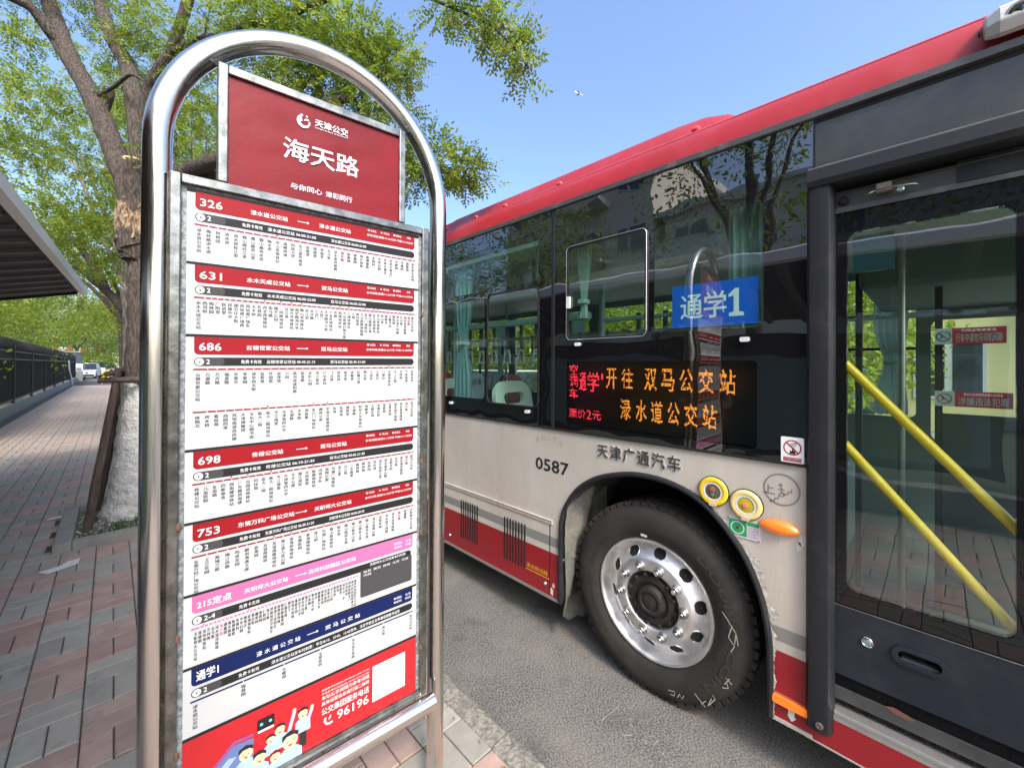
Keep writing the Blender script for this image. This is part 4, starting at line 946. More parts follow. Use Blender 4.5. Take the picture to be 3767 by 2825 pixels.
def route(zt, num, frm, to, t1, t2, rows, intv, bandm=m_pred2, cell=None, wide=None, fare='2', free='免费卡有效', spaced=False, positions=None):
    pp('black_rule', plate([rect(.001, zt-.0035, .620, zt+.0035)], SP, D0+.0006), m_pdark)
    pp('route_band', plate([tabs(.0172, zt-.0475, .6055, zt-.0036, .010)], SP, D0+.0006), bandm)
    xb = .4306 if cell else .6055
    pp('fare_bar', plate([rr(.0172, zt-.0760, xb if not cell else .60, zt-.0545, .0105)], SP, D0+.0006), m_pdark)
    pp('fare_field', plate([rr(.019, zt-.0752, .0795, zt-.0553, .0095)], SP, D0+.0008), m_pdgrey)
    mb = MB()
    mb.add(text_fit(num, .0268, zt-.0375, (.0725 if len(num) < 4 or num[0] == '2' else .0900) if num != '215定点' else .0985, zt-.0180 if num != '通学1' else zt-.012, SP, D0+.0012, .035))
    mb.add(plate([disc(.0283, zt-.0652, .0088, 24), disc(.0283, zt-.0652, .0070, 20)], SP, D0+.0012)); mb.add(plate([disc(.0283, zt-.0652, .0070, 20)], SP, D0+.0011))
    mb.add(text_fit(fare, .0415, zt-.0708, .0490 if len(fare) == 1 else .0640, zt-.0593, SP, D0+.0012, .02))
    n1 = len(frm); u0 = .1779-.01475*n1/2 if not spaced else .155; u1 = u0+.01475*n1 if not spaced else .262
    mb.add(text_fit(frm, u0, zt-.0345, u1, zt-.0215, SP, D0+.0012, .02))
    n2 = len(to); u0 = .3490-.0150*n2/2; 
    if spaced: u0, u1b = .3285, .4300
    else: u1b = u0+.0150*n2
    mb.add(text_fit(to, u0, zt-.0345, u1b, zt-.0215, SP, D0+.0012, .02))
    a0 = .2475 if not spaced else .280; mb.add(ribbon([(a0, zt-.0277), (a0+.0285, zt-.0277)], .0016, SP, D0+.0012)); mb.add(([SP(a0+.0235, zt-.0235, D0+.0012), SP(a0+.0300, zt-.0277, D0+.0012), SP(a0+.0235, zt-.0319, D0+.0012), SP(a0+.0255, zt-.0277, D0+.0012)], [(0, 1, 3), (1, 2, 3)]))
    mb.add(text_fit(free, .1150, zt-.0705, .1615, zt-.0605, SP, D0+.0012, .01))
    if t1: mb.add(text_fit(t1, .1735, zt-.0705, .1735+(.122 if not cell and not spaced else .28), zt-.0605, SP, D0+.0012, .01))
    if t2: mb.add(text_fit(t2, .3375, zt-.0705, .4410, zt-.0605, SP, D0+.0012, .01))
    if intv: legend(zt, mb); mb.add(text_fit('参考间隔:高峰/%s分钟 平峰/%s分钟' % intv, .4440, zt-.0310, .5990, zt-.0235, SP, D0+.0012))
    else:
        for (s_, u, z) in (('停靠站', .548, .0205), ('地 铁', .580, .0205), ('始发站', .548, .0325), ('终点站', .580, .0325)): mb.add(text_fit(s_, u, zt-z-.004, u+.019, zt-z+.004, SP, D0+.0012))
        mb.add(plate([disc(.5435, zt-.0205, .003, 12)], SP, D0+.0012)); mb.add(plate([disc(.5435, zt-.0325, .0032, 12), disc(.5435, zt-.0325, .0017, 12)], SP, D0+.0012))
    pp('route_lettering', mb.build('route_lettering', m_pwhite, None, fix=False) if False else ([*mb.v], [*mb.f]), m_pwhite)
    mb = MB(); mb.add(text_fit('¥', .0252, zt-.0695, .0314, zt-.0610, SP, D0+.0014, .02)); pp('fare_symbol', (mb.v, mb.f), m_pdark)
    gm, rm, dm, sm = MB(), MB(), MB(), MB()
    for ri, (names, redi) in enumerate(rows):
        zl = zt-.0845-.1065*ri; ur = xb-.0 if not cell else .4215; n = len(names)
        line_m = m_pline if bandm is m_pred2 else bandm
        pp('route_line', plate([rr(.0152, zl-.0022, ur+.002, zl+.0022, .002, 3)], SP, D0+.0006), line_m)
        cw = min(.0113, (ur-.03)/n*.93); pt = .0102
        for i, s_ in enumerate(names):
            u = positions[i] if positions else .0250+(ur-.0315)*(i/(n-1))
            if i: sm.add(plate([disc(u, zl, .0013, 8)], SP, D0+.0010))
            tgt = rm if i in redi else (dm if (i > min(redi, default=99)) or i == n-1 and ri == len(rows)-1 else gm)
            k = min(1, .0815/(len(s_)*pt)); column_text(tgt, s_, u-cw/2, zl-.0075, cw, pt*k, SP, D0+.0010)
            if '地铁站' in s_: rm.add(plate([disc(u-.001, zl+.0058, .0024, 10), disc(u-.001, zl+.0058, .0012, 10)], SP, D0+.0010))
    for q, nm, m_ in ((gm, 'station_names', m_pgrey2), (dm, 'station_names', m_pdark), (rm, 'stop_highlight', bpy.data.materials['print_red'] if bandm is m_pred2 else bandm), (sm, 'station_dots', m_pwhite)):
        if q.v: pp(nm, (q.v, q.f), m_)
route(2.0950, '326', '渌水道公交站', '渌水道公交站', '渌水道公交站 06:00-21:00', '渌水道公交站 06:00-21:00', [('渌水道公交站,梅林路浯水道,怡林园,浯水道,浯水道桂江里,微山路桂江里,微山路贵山里,微山路双水道,陵水道,华山里地铁站,珠峰商场,科技大学,东江道风致里,景致里,谦福道,贺福里,北马集,渌水道津陵路,海天路,家福园,通鑫园,海天南苑,象博豪庭,先锋村,中华石园,环美大酒店,环美公寓北门,木樨园,月橘园,锦葵园,渌水道公交站'.split(','), [18])], ('15-30', '15-30'))
route(1.9140, '631', '水木天成公交站', '双马公交站', '水木天成公交站 06:00-22:00', '双马公交站 06:00-22:00', [('水木天成公交站,西河桥,阁林园,广阳里,跃进里,民族中学,邵公庄大街,西站南广场西,西站南广场东,大丰桥,先春园,西北角地铁站,南马路,翔宇公园,二纬路地铁站,长江道,海光寺地铁站,南京路海光寺,鞍山道地铁站,滨江道,长沙路,小营门,大营门,天津图书大厦,下瓦房地铁站,东楼,南楼地铁站,大沽南路日报大厦,土城地铁站,土城,棉四宿舍,大沽南路洞庭路,复兴门地铁站,微山路怒江道,东江道地铁站,华山里地铁站,双山里,珠峰里,玉峰花园,鄱阳路,泗水道艺林路,北马集,渌水道津陵路,海天路,双马公交站'.split(','), [43])], ('11-20', '15-30'))
route(1.7350, '686', '云锦世家公交站', '双马公交站', '云锦世家公交站 05:45-21:15', '双马公交站 05:45-21:00', [('云锦世家公交站,万源路,万卉路,福姜路,东姜井,李家园,津华西大街,宜君里,芥园里,安泽里,小园,黄河道咸阳路,临潼路,长虹公园,凯立家园,兴业家园,飞云道,风荷园,南丰里,灵峰里,红磡公寓,师北里,六里台,七里台,八里台,天塔地铁站,水上公园,天塔南,气象南里,华夏未来'.split(','), []), ('体院北,宾水桥,紫桂苑,西园西里,宾馆南道宾西楼,天津博物馆,文化中心图书馆,医大二院,医大二院地铁站,平江南里,天津第四中学,太湖路,洪泽路,洞庭路,复兴门地铁站,柳苑公寓,学苑北路地铁站,灰堆,灰堆南,雅致里,长湖路,财经大学地铁站,珠峰里,玉峰花园,龙博花园,泓春园,宝翠家园,渌水道艺林路,渌水道津陵路,海天路,双马公交站'.split(','), [29])], ('8-25', '10-25'))
route(1.4500, '698', '佟楼公交站', '双马公交站', '佟楼公交站 06:10-21:30', '双马公交站 05:45-21:30', [('佟楼公交站,儿童医院,友谊路,四新宿舍,西南楼地铁站,广东路西南楼,乐园道地铁站,科技馆,医大二院,医大二院地铁站,平江南里,天津第四中学,文才公寓,郁江溪岸,天房美棠,陈塘地铁站,河西支队,海翔公寓,玛钢厂地铁站,龙江里,九江里,三水南里,榆林路,枫林路,怡林园,浯水道,浯水道桂江里,浯水道泽山路,龙瀚东园,北马集,渌水道津陵路,海天路,双马公交站'.split(','), [31])], ('8-15', '10-15'))
route(1.2705, '753', '东第万科广场公交站', '天职师大公交站', '东第万科广场公交站 06:30-21:20', '天职师大公交站 06:00-20:30', [('东第万科广场公交站,王兰花园,美域兰庭,梅江西路,鸣泉花园,融创海逸王座,恋海园,友谊南路桥,友谊南路地铁站,珠江道九连山路,南珠桥地铁站,名都新园,春海路地铁站,珠江桥,玛钢厂地铁站,微山路地铁站,陵水道,微山路双水道,微山路贵山里,微山路桂江里,微山路浯水道,渌水道微山路,宝翠家园,渌水道艺林路,渌水道津陵路,海天路,景盛路,天职师大公交站'.split(','), [25])], ('15-30', '25-35'))
route(1.0930, '215定点', '天职师大公交站', '海河科技园区公交站', None, None, [('天职师大公交站,景盛路,双林地铁站,艺林路,北马集,渌水道津陵路,海天路,通鑫园,海天南苑,象博豪庭,先锋村,中华石园,郭黄庄,双港地铁站,重庆街,顺和园,善和园,仁和园,南马集,津南经济开发区,双港工业园区,双港装饰城,梨双路鑫港园,仁嘉花园,唐庄子,首创光和城,鑫庭花园,高庄子小学,鑫谷科技园,瑞天大厦,辛柴路,雅言路天桥,南洋,雅馨路天桥,博雅花园,金石南里,景明花园,沽上江南,惠苑里,剧场,新建里,咸水沽二中,滨河医院,津南医院东门,海河科技园管委会,海河科技园区公交站'.split(','), [6])], None, bandm=m_ppink, cell=True, fare='2-4', free='免费卡无效')
pp('departure_field', plate([tabs(.4306, .9360, .6025, 1.0210, .007)], SP, D0+.0009), m_pdgrey)
mb = MB(); mb.add(text_fit('天职师大公交站发车时刻表', .4600, 1.0265, .5800, 1.0355, SP, D0+.0014, .01)); mb.add(text_fit('06:30   08:30   09:40   16:30   17:30', .4410, 1.0105, .5880, 1.0175, SP, D0+.0014)); mb.add(text_fit('19:00', .4410, .9995, .4640, 1.0065, SP, D0+.0014)); pp('departure_lettering', (mb.v, mb.f), m_pwhite)
route(.9140, '通学1', '渌 水 道 公 交 站', '双 马 公 交 站', None, None, [('渌水道公交站,锦葵园,木樨园,宝翠家园,渌水道艺林路,海天路,双马公交站'.split(','), [])], None, bandm=m_pnavy, spaced=True, positions=[.0255, .1260, .2210, .3155, .4100, .5055, .6000])
pp('departure_lettering', text_fit('渌水道公交站发车时刻表：平日:8:10、15:45、16:45双休、法定节假日及寒暑假期暂停运营', .1905, .8435, .5600, .8535, SP, D0+.0014, .01), m_pwhite)
pp('black_rule', plate([rect(.001, .7375, .620, .7460)], SP, D0+.0006), m_pdark)
pp('notice_field', plate([rect(.001, .556, .620, .7375)], SP, D0+.0004), mat('notice_red', (.50, .012, .018), .3, coat=.3, var=(4, (.40, .010, .016))))
pp('white_square', plate([rect(.4712, .5935, .5802, .7055)], SP, D0+.0010), m_pwhite)
mb = MB()
for s_, z0, z1, o_ in (('高峰参考时间(06:00-08:00,16:00-19:00)', .7015, .7080, 0), ('平峰参考时间(08:00-16:00,19:00-21:00)', .6910, .6975, 0), ('本站公示间隔为参考间隔', .6765, .6885, .012), ('具体运营信息请扫描二维码', .6600, .6720, .012), ('公交集团服务电话', .6325, .6530, .02)): mb.add(text_fit(s_, .3200, z0, .4600, z1, SP, D0+.0010, o_))
mb.add(text_fit('96196', .3640, .5990, .4590, .6250, SP, D0+.0010, .03))
mb.add(ribbon([(.331+.0, .6215), (.329, .612), (.334, .603), (.342, .5995), (.351, .6015)], .006, SP, D0+.0010)); mb.add(ribbon([(.339, .614), (.342, .617), (.342, .621)], .0015, SP, D0+.001)); mb.add(ribbon([(.341, .611), (.346, .617), (.345, .624)], .0015, SP, D0+.001))
pp('notice_lettering', (mb.v, mb.f), m_pwhite)
# plain printed figures: a row of staff in pale blue shirts beside a bus
f_skin, f_shirt, f_hair, f_bus, f_glass = [mat(a, b, .4) for a, b in (('print_skin', (.72, .52, .34)), ('print_pale_blue', (.36, .50, .74)), ('print_hair', (.02, .018, .02)), ('print_bus_blue', (.12, .17, .36)), ('print_bus_roof', (.30, .07, .22)))]
LAY = {}
def fig(m_, loops, lay=0):
    LAY[m_.name] = LAY.get(m_.name, 0)+1; pp('printed_figure', plate([loops], SP, D0+.0010+.00012*lay), m_)
fig(f_bus, [(.03, .600), (.105, .672), (.150, .668), (.150, .560), (.02, .557)], 0); fig(f_glass, [(.025, .606), (.105, .684), (.150, .680), (.150, .672), (.107, .675), (.03, .600)], 1)
fig(mat('print_window', (.32, .42, .66), .4), [(.035, .590), (.095, .645), (.112, .640), (.05, .578)], 1)
def person_print(cx, cz, s_, arm=None, hat=None, lay=2):
    fig(f_shirt, [(cx-.020*s_, cz-.052*s_), (cx-.019*s_, cz-.020*s_), (cx-.010*s_, cz-.012*s_), (cx+.010*s_, cz-.012*s_), (cx+.019*s_, cz-.020*s_), (cx+.020*s_, cz-.052*s_)], lay)
    fig(f_skin, disc(cx, cz, .0125*s_, 16, .0145*s_), lay+1)
    fig(hat or f_hair, [(cx-.0135*s_, cz+.002*s_), (cx-.013*s_, cz+.013*s_), (cx, cz+.0185*s_), (cx+.0135*s_, cz+.012*s_), (cx+.0130*s_, cz+.004*s_), (cx+.006*s_, cz+.009*s_), (cx-.006*s_, cz+.009*s_)], lay+2)
    for q in (-1, 1): fig(f_hair, disc(cx+q*.0045*s_, cz-.001*s_, .0011*s_, 6), lay+3)
    fig(m_pred2, [(cx-.004*s_, cz-.006*s_), (cx+.004*s_, cz-.006*s_), (cx, cz-.010*s_)], lay+3)
    if arm: pp('printed_figure', ribbon([(cx+arm[0]*.6, cz-.022*s_), (cx+arm[0], cz+arm[1])], .009*s_, SP, D0+.0010+.00012*(lay+1)), f_shirt); fig(f_skin, disc(cx+arm[0], cz+arm[1]+.004*s_, .005*s_, 8, .006*s_), lay+2)
person_print(.190, .640, .8, lay=2); person_print(.2120, .655, 1.0, (.036, .030), lay=4); person_print(.2700, .668, 1.0, (.024, .004), lay=2)
pp('printed_figure', plate([rect(.2610, .575, .2795, .618)], SP, D0+.0012), f_hair)
person_print(.1330, .636, 1.25, lay=6); person_print(.1640, .606, 1.15, lay=9); person_print(.2380, .610, 1.55, lay=7); person_print(.2010, .588, 1.0, hat=m_pred2, lay=12)
g0 = [rr(.158, .676, .199, .708, .005), ]
fig(m_pdark, rr(.158, .676, .199, .708, .005), 1); fig(m_pwhite, rect(.160, .672, .197, .678), 2)
for q in (.168, .189): fig(mat('print_aqua', (.2, .55, .55), .4) if q < .17 else bpy.data.materials['print_aqua'], disc(q, .693, .004, 10), 2)

# ================================================================== TREES
def leaf_cloud(centres, L=.17, nl=11, lw=.012, ll=.030, seed=1, droop=.5):
    """pinnate leaves: every centre (p, direction) carries a rachis with paired leaflets (one quad each)"""
    rg = np.random.default_rng(seed); C = np.array([c[0] for c in centres]); Dv = np.array([c[1] for c in centres]); n = len(C)
    Dv = Dv/np.linalg.norm(Dv, axis=1)[:, None]
    side = np.cross(Dv, np.array([0, 0, 1.])+rg.normal(0, .5, (n, 3))); side /= np.linalg.norm(side, axis=1)[:, None]
    nor = np.cross(side, Dv); V = []; 
    sc_ = rg.uniform(.75, 1.15, n)[:, None]
    out = []
    for k in range(nl):
        pair = k//2; sg = 1 if k % 2 else -1
        if k == nl-1: base = C+Dv*L*sc_; d = Dv; 
        else:
            t = .18+.82*pair/((nl-1)/2); base = C+Dv*L*sc_*t+np.array([0, 0, -1])*L*.22*t*t*droop; d = side*sg*.86+Dv*.5
        d = d+rg.normal(0, .16, (n, 3)); d /= np.linalg.norm(d, axis=1)[:, None]
        wv = np.cross(nor+rg.normal(0, .25, (n, 3)), d); wv /= np.linalg.norm(wv, axis=1)[:, None]
        l_ = ll*sc_; w_ = lw*sc_
        out.append(np.stack([base, base+d*l_*.5+wv*w_*.5, base+d*l_, base+d*l_*.5-wv*w_*.5], 1))
    return np.concatenate(out, 0).reshape(-1, 3)
def quads(name, V, m_, parent, loc=None):
    n = len(V)//4; me = bpy.data.meshes.new(name); c = V.mean(0); me.vertices.add(len(V)); me.vertices.foreach_set('co', (V-c).astype(np.float32).ravel())
    me.loops.add(n*4); me.loops.foreach_set('vertex_index', np.arange(n*4, dtype=np.int32)); me.polygons.add(n)
    me.polygons.foreach_set('loop_start', np.arange(0, n*4, 4, dtype=np.int32)); me.polygons.foreach_set('loop_total', np.full(n, 4, dtype=np.int32))
    for q in (m_ if isinstance(m_, list) else [m_]): me.materials.append(q)
    if isinstance(m_, list): me.polygons.foreach_set('material_index', np.random.default_rng(n).integers(0, len(m_), n).astype(np.int32))
    me.update(); me.validate(); o = bpy.data.objects.new(name, me); COL.objects.link(o); WL[o.name] = Vector(c)
    o.location = Vector(c)-(WL[parent.name] if parent else Vector()); o.parent = parent; return o
def clump(c, r_, n, seed, flat=.8, out_=None):
    rg = np.random.default_rng(seed); L_ = []
    for i in range(n):
        v = rg.normal(0, 1, 3); v /= np.linalg.norm(v); q = rg.random()**.45
        p = np.array(c)+v*np.array([r_, r_, r_*flat])*q; d = v*.8+rg.normal(0, .5, 3)+np.array([0, 0, -.25]); L_.append((p, d))
    return L_
def bark_tube(pts, rad, seg=14, n=5, wob=.012, bump_=.05):
    P, Q = smooth(pts, rad, n); P = [p+Vector((rnd.uniform(-1, 1), rnd.uniform(-1, 1), rnd.uniform(-1, 1)))*wob*min(1, r_*8) for p, r_ in zip(P, Q)]
    return tube(P, Q, seg, True, bump_)
# --- near street tree (planted in the stone-edged pit)
t1 = thing('street_tree', (.28, 5.83, .12), 'near street tree with whitewashed trunk, pruned stump and forked limbs behind the bus stop sign', 'tree', 'street trees along the kerb')
bxs = .05
mesh1('trunk_base', bark_tube([(.24, 5.83, .05), (.245, 5.83, .14), (.25, 5.83, .40), (.245, 5.83, .75), (.25, 5.83, 1.1), (.255, 5.82, 1.46)], [.37, .33, .275, .235, .205, .185], 26, 6, .004, .05), m_wash, t1, smooth=True, auto=70)
mesh1('trunk', bark_tube([(.255, 5.82, 1.42), (.262, 5.81, 2.08), (.255, 5.80, 2.56), (.245, 5.82, 2.95), (.24, 5.83, 3.22), (.235, 5.84, 3.42)], [.175, .160, .155, .17, .19, .15], 24, 8, .006, .06), m_bark, t1, smooth=True, auto=70)
LIMBS = {
 'A': ([(.19, 5.86, 3.25), (.06, 6.02, 3.71), (-.06, 6.22, 4.16), (-.20, 6.48, 4.65), (-.33, 6.74, 5.0), (-.43, 6.99, 5.38), (-.53, 7.22, 5.77), (-.61, 7.42, 6.18), (-.69, 7.65, 6.72)], [.12, .105, .10, .09, .085, .08, .078, .075, .07]),
 'A2': ([(-.40, 6.93, 5.27), (-.54, 6.98, 5.44), (-.66, 6.96, 5.58), (-.82, 6.94, 5.60), (-1.1, 6.95, 5.62), (-1.5, 7.0, 5.8)], [.06, .055, .05, .045, .04, .03]),
 'A3': ([(-.36, 6.78, 5.04), (-.56, 7.2, 5.54), (-.77, 7.72, 6.05), (-.98, 8.1, 6.5)], [.06, .055, .05, .04]),
 'B': ([(.24, 5.87, 3.3), (.20, 5.95, 3.88), (.17, 6.05, 4.33), (.14, 6.14, 4.65), (.10, 6.32, 5.01), (-.02, 6.58, 5.38), (-.10, 6.79, 5.77), (-.16, 6.99, 6.12), (-.25, 7.21, 6.61)], [.10, .085, .082, .08, .075, .072, .068, .065, .06]),
 'C': ([(.26, 5.80, 3.35), (.235, 5.65, 4.1), (.25, 5.55, 4.42), (.29, 5.44, 4.54), (.38, 5.28, 4.71), (.44, 5.15, 4.9), (.5, 5.03, 5.17), (.57, 4.89, 5.48), (.66, 4.7, 6.0)], [.085, .065, .06, .058, .052, .048, .046, .042, .035]),
 'E': ([(.28, 5.70, 3.34), (.36, 5.27, 3.42), (.46, 5.01, 3.47), (.67, 4.51, 3.51), (.89, 4.02, 3.59), (1.08, 3.69, 3.72), (1.21, 3.42, 3.765), (1.33, 3.24, 3.77)], [.095, .078, .072, .062, .05, .042, .034, .032]),
 'E2': ([(.30, 5.66, 3.24), (.40, 5.27, 3.36), (.59, 4.94, 3.42), (.74, 4.72, 3.50), (.99, 4.48, 3.62), (1.36, 3.84, 3.57), (1.71, 3.22, 3.42), (1.83, 2.83, 3.25), (1.95, 2.57, 3.13)], [.07, .055, .05, .045, .035, .026, .016, .011, .005]),
 'Fp': ([(.40, 5.25, 4.74), (.55, 4.85, 4.70), (.68, 4.52, 4.64), (.8, 4.11, 4.55), (.94, 3.83, 4.52), (1.10, 3.38, 4.46), (1.24, 2.98, 4.42), (1.39, 2.7, 4.36), (1.49, 2.46, 4.20), (1.67, 2.21, 4.03), (1.77, 2.04, 3.90), (1.88, 1.93, 3.75), (1.95, 1.87, 3.62)], [.03, .032, .034, .034, .030, .024, .018, .015, .012, .009, .007, .005, .003]),
 'E3': ([(1.04, 3.75, 3.69), (1.13, 3.61, 4.0), (1.26, 3.6, 4.22), (1.45, 3.47, 4.42)], [.018, .014, .010, .006]),
 'E4': ([(1.19, 3.45, 3.76), (1.31, 3.31, 3.86), (1.34, 3.29, 3.98), (1.42, 3.2, 4.2)], [.016, .014, .010, .006]),
 'G': ([(-.17, 6.4, 4.55), (.0, 6.1, 4.62), (.12, 5.7, 4.60), (.24, 5.58, 4.50)], [.02, .018, .016, .014]),
}
for k, (p_, r_) in LIMBS.items(): mesh1('limb', bark_tube(p_, r_, 12 if r_[0] > .04 else 7, 5, .010 if r_[0] > .03 else .004), m_bark, t1, smooth=True, auto=70)
st_ = mesh1('pruned_stub', bark_tube([(.20, 5.74, 3.05), (.165, 5.68, 3.3), (.145, 5.64, 3.52), (.14, 5.60, 3.70)], [.12, .095, .085, .082], 16, 4), m_bark, t1, smooth=True, auto=60)
ct = Vector((.14, 5.597, 3.705)); cn = Vector((0, -.55, .83)).normalized(); cu = Vector((1, 0, 0)); cv = cn.cross(cu)
mesh1('cut_face', lathe([(.0001, .012), (.05, .012), (.076, .008), (.084, -.004)], lambda a, b, w_: tuple(ct+cu*a+cv*b+cn*w_), 20), m_cut, st_)
m_torn = mat('torn_wood', (.36, .25, .15), .85, var=(26, (.07, .05, .035), .42, .58), stretch=(1.5, 1.5, .5), bump=(30, .02))
V = []; Fq = []; r2 = random.Random(17); na, nz = 16, 10
for i in range(nz+1):
    z = 2.93+.42*i/nz
    for j in range(na+1):
        a_ = R(188+100*j/na); rr0 = .197+r2.uniform(-.010, .012)-.02*abs(i/nz-.4); V.append((.195+rr0*math.cos(a_), 5.80+rr0*math.sin(a_)-.02, z+r2.uniform(-.02, .02)))
for i in range(nz):
    for j in range(na):
        if (i in (0, nz-1) or j in (0, na-1)) and r2.random() < .5: continue
        Fq.append((i*(na+1)+j, i*(na+1)+j+1, (i+1)*(na+1)+j+1, (i+1)*(na+1)+j))
mesh1('torn_bark', (V, Fq), m_torn, t1, fix=False)
mesh1('bark_collar', bark_tube([(.20, 5.80, 2.72), (.20, 5.80, 2.82), (.20, 5.79, 2.90), (.20, 5.79, 2.98), (.20, 5.79, 3.10), (.20, 5.80, 3.25)], [.150, .168, .195, .198, .185, .16], 20, 4, .010, .10), m_bark, t1, smooth=True)
mesh1('limb_stub', bark_tube([(-.16, 6.42, 4.35), (-.08, 6.36, 4.52), (-.05, 6.36, 4.66)], [.07, .06, .05], 12, 4), m_bark, t1, smooth=True)
mesh1('cut_face', lathe([(.0001, .002), (.031, .002), (.034, -.002)], lambda a, b, w_: (1.335+w_*.8, 3.235+a, 3.77+b), 16), m_cut, t1)
CL = [  # centre, radius, leaves
 ((.12, 6.5, 5.20), .33, 130), ((.30, 6.3, 5.55), .35, 110), ((.05, 6.4, 4.75), .20, 36), ((.62, 4.75, 4.88), .26, 85), ((.46, 5.0, 4.55), .20, 40), ((.88, 4.1, 4.72), .30, 135), ((1.02, 3.7, 4.55), .30, 150), ((1.2, 3.5, 4.35), .30, 170),
 ((.85, 4.15, 4.32), .24, 80), ((1.42, 3.2, 4.2), .28, 150), ((1.52, 3.1, 3.95), .26, 130), ((1.62, 3.0, 4.12), .18, 60), ((1.2, 3.5, 4.0), .22, 95), ((1.02, 3.75, 4.05), .22, 70), ((1.45, 3.3, 3.72), .18, 60), ((.95, 3.9, 3.95), .18, 40),
 ((1.62, 2.9, 3.62), .14, 22), ((1.56, 3.0, 3.35), .18, 45), ((1.78, 2.75, 3.32), .18, 70), ((1.92, 2.62, 3.22), .17, 75), ((1.66, 2.85, 3.16), .18, 55), ((1.58, 3.1, 3.08), .14, 30), ((2.02, 2.52, 3.18), .12, 36),
 ((.44, 5.2, 3.92), .17, 30), ((.52, 4.9, 4.05), .17, 30), ((.36, 5.3, 3.68), .15, 34), ((.62, 4.7, 3.75), .16, 28), ((.50, 5.1, 4.25), .14, 14), ((1.63, 2.3, 4.16), .15, 48), ((1.76, 2.12, 4.05), .13, 46), ((1.84, 1.98, 3.88), .10, 34), ((1.91, 1.92, 3.76), .08, 24), ((1.95, 1.9, 3.62), .06, 12),
 ((-.55, 7.2, 6.2), .6, 150), ((-.1, 7.1, 6.4), .6, 150), ((-1.3, 7.0, 6.0), .5, 130), ((.6, 4.8, 6.1), .5, 110), ((-.9, 8.0, 6.7), .6, 120), ((1.0, 5.0, 5.6), .4, 60)]
cc = []
for i, (c, r_, n) in enumerate(CL): cc += clump(c, r_, int(n*1.6), i+3)
big = leaf_cloud(cc, L=.16, nl=13, lw=.0165, ll=.038, seed=5)
quads('crown', big, [m_leafA, m_leafB, m_leafA], t1)
mb = MB(); r2 = random.Random(8); allp = [Vector(p) for k, (p_, r_) in LIMBS.items() for p in smooth(p_, n=3)]
for c, r_, n in CL:
    c = Vector(c); near_ = min(allp, key=lambda p: (p-c).length)
    mb.add(tube(smooth([near_, (near_+c)/2+Vector((0, 0, .05)), c], n=3), [.009, .008, .008, .007, .006, .005, .004], 5))
    for k in range(5):
        d = Vector((r2.uniform(-1, 1), r2.uniform(-1, 1), r2.uniform(-.8, .7)))*r_*.9; mb.add(tube(smooth([c, c+d*.5+Vector((0, 0, .03)), c+d], n=2), [.004, .0035, .003, .0025, .002], 4))
tag(mb.build('twigs', m_bark, t1), kind='stuff')
# --- generic trees further off
def far_tree(loc, h, spread, label, seed, mats, bark=m_bark, nclump=34, per=60, ls=.07, fork=None, group='street trees along the kerb', trunk_r=.14, zlo=.35, wash=False, nlim=8):
    r_ = random.Random(seed); t = thing('street_tree' if group and 'street' in group else 'background_tree', loc, label, 'tree', group)
    x, y, z = loc; fz = fork or h*.35
    mesh1('trunk', bark_tube([(x, y, z-.05), (x+.02, y, z+fz*.5), (x-.03, y+.02, z+fz)], [trunk_r*1.25, trunk_r, trunk_r*.9], 12, 4), bark, t, smooth=True, auto=70)
    if wash: mesh1('trunk_base', bark_tube([(x, y, z-.05), (x+.01, y, z+.7), (x+.012, y, z+1.3)], [trunk_r*1.6, trunk_r*1.25, trunk_r*1.1], 12, 4), m_wash, t, smooth=True)
    tips = []
    for k in range(nlim):
        a = 2*math.pi*k/nlim+r_.uniform(-.4, .4); q = r_.uniform(.45, 1); tip = Vector((x+math.cos(a)*spread*q, y+math.sin(a)*spread*q, z+h*r_.uniform(.55, .97)))
        mid = Vector((x, y, z+fz)).lerp(tip, .45)+Vector((0, 0, h*.05)); o = mesh1('limb', bark_tube([(x-.02, y, z+fz-.1), mid, tip], [trunk_r*.6, trunk_r*.4, trunk_r*.14], 7, 5, .03), bark, t, smooth=True)
        tips += [mid.lerp(tip, .5), tip]
    V = []; rg = np.random.default_rng(seed)
    for k in range(nclump):
        if k < len(tips): c = np.array(tips[k])
        else:
            a = rg.uniform(0, 6.28); q = rg.random()**.5; zz = rg.uniform(zlo, 1.0); c = np.array([x+math.cos(a)*spread*q*(1.1-.5*abs(zz-.6)), y+math.sin(a)*spread*q*(1.1-.5*abs(zz-.6)), z+h*zz])
        R_ = spread*rg.uniform(.16, .32); p = np.clip(rg.normal(0, 1, (per, 3)), -1.9, 1.9); p = c+p*np.array([R_*.75, R_*.75, R_*.42])
        d = rg.normal(0, 1, (per, 3)); d[:, 2] -= .3; d /= np.linalg.norm(d, axis=1)[:, None]; s_ = np.cross(d, rg.normal(0, 1, (per, 3))); s_ /= np.linalg.norm(s_, axis=1)[:, None]
        l_ = ls*rg.uniform(.6, 1.4, (per, 1))
        V.append(np.stack([p, p+d*l_*.5+s_*l_*.24, p+d*l_, p+d*l_*.5-s_*l_*.24], 1))
    quads('crown', np.concatenate(V).reshape(-1, 3), mats, t); return t
LA, LB, LC = m_leafA, m_leafB, m_leafC
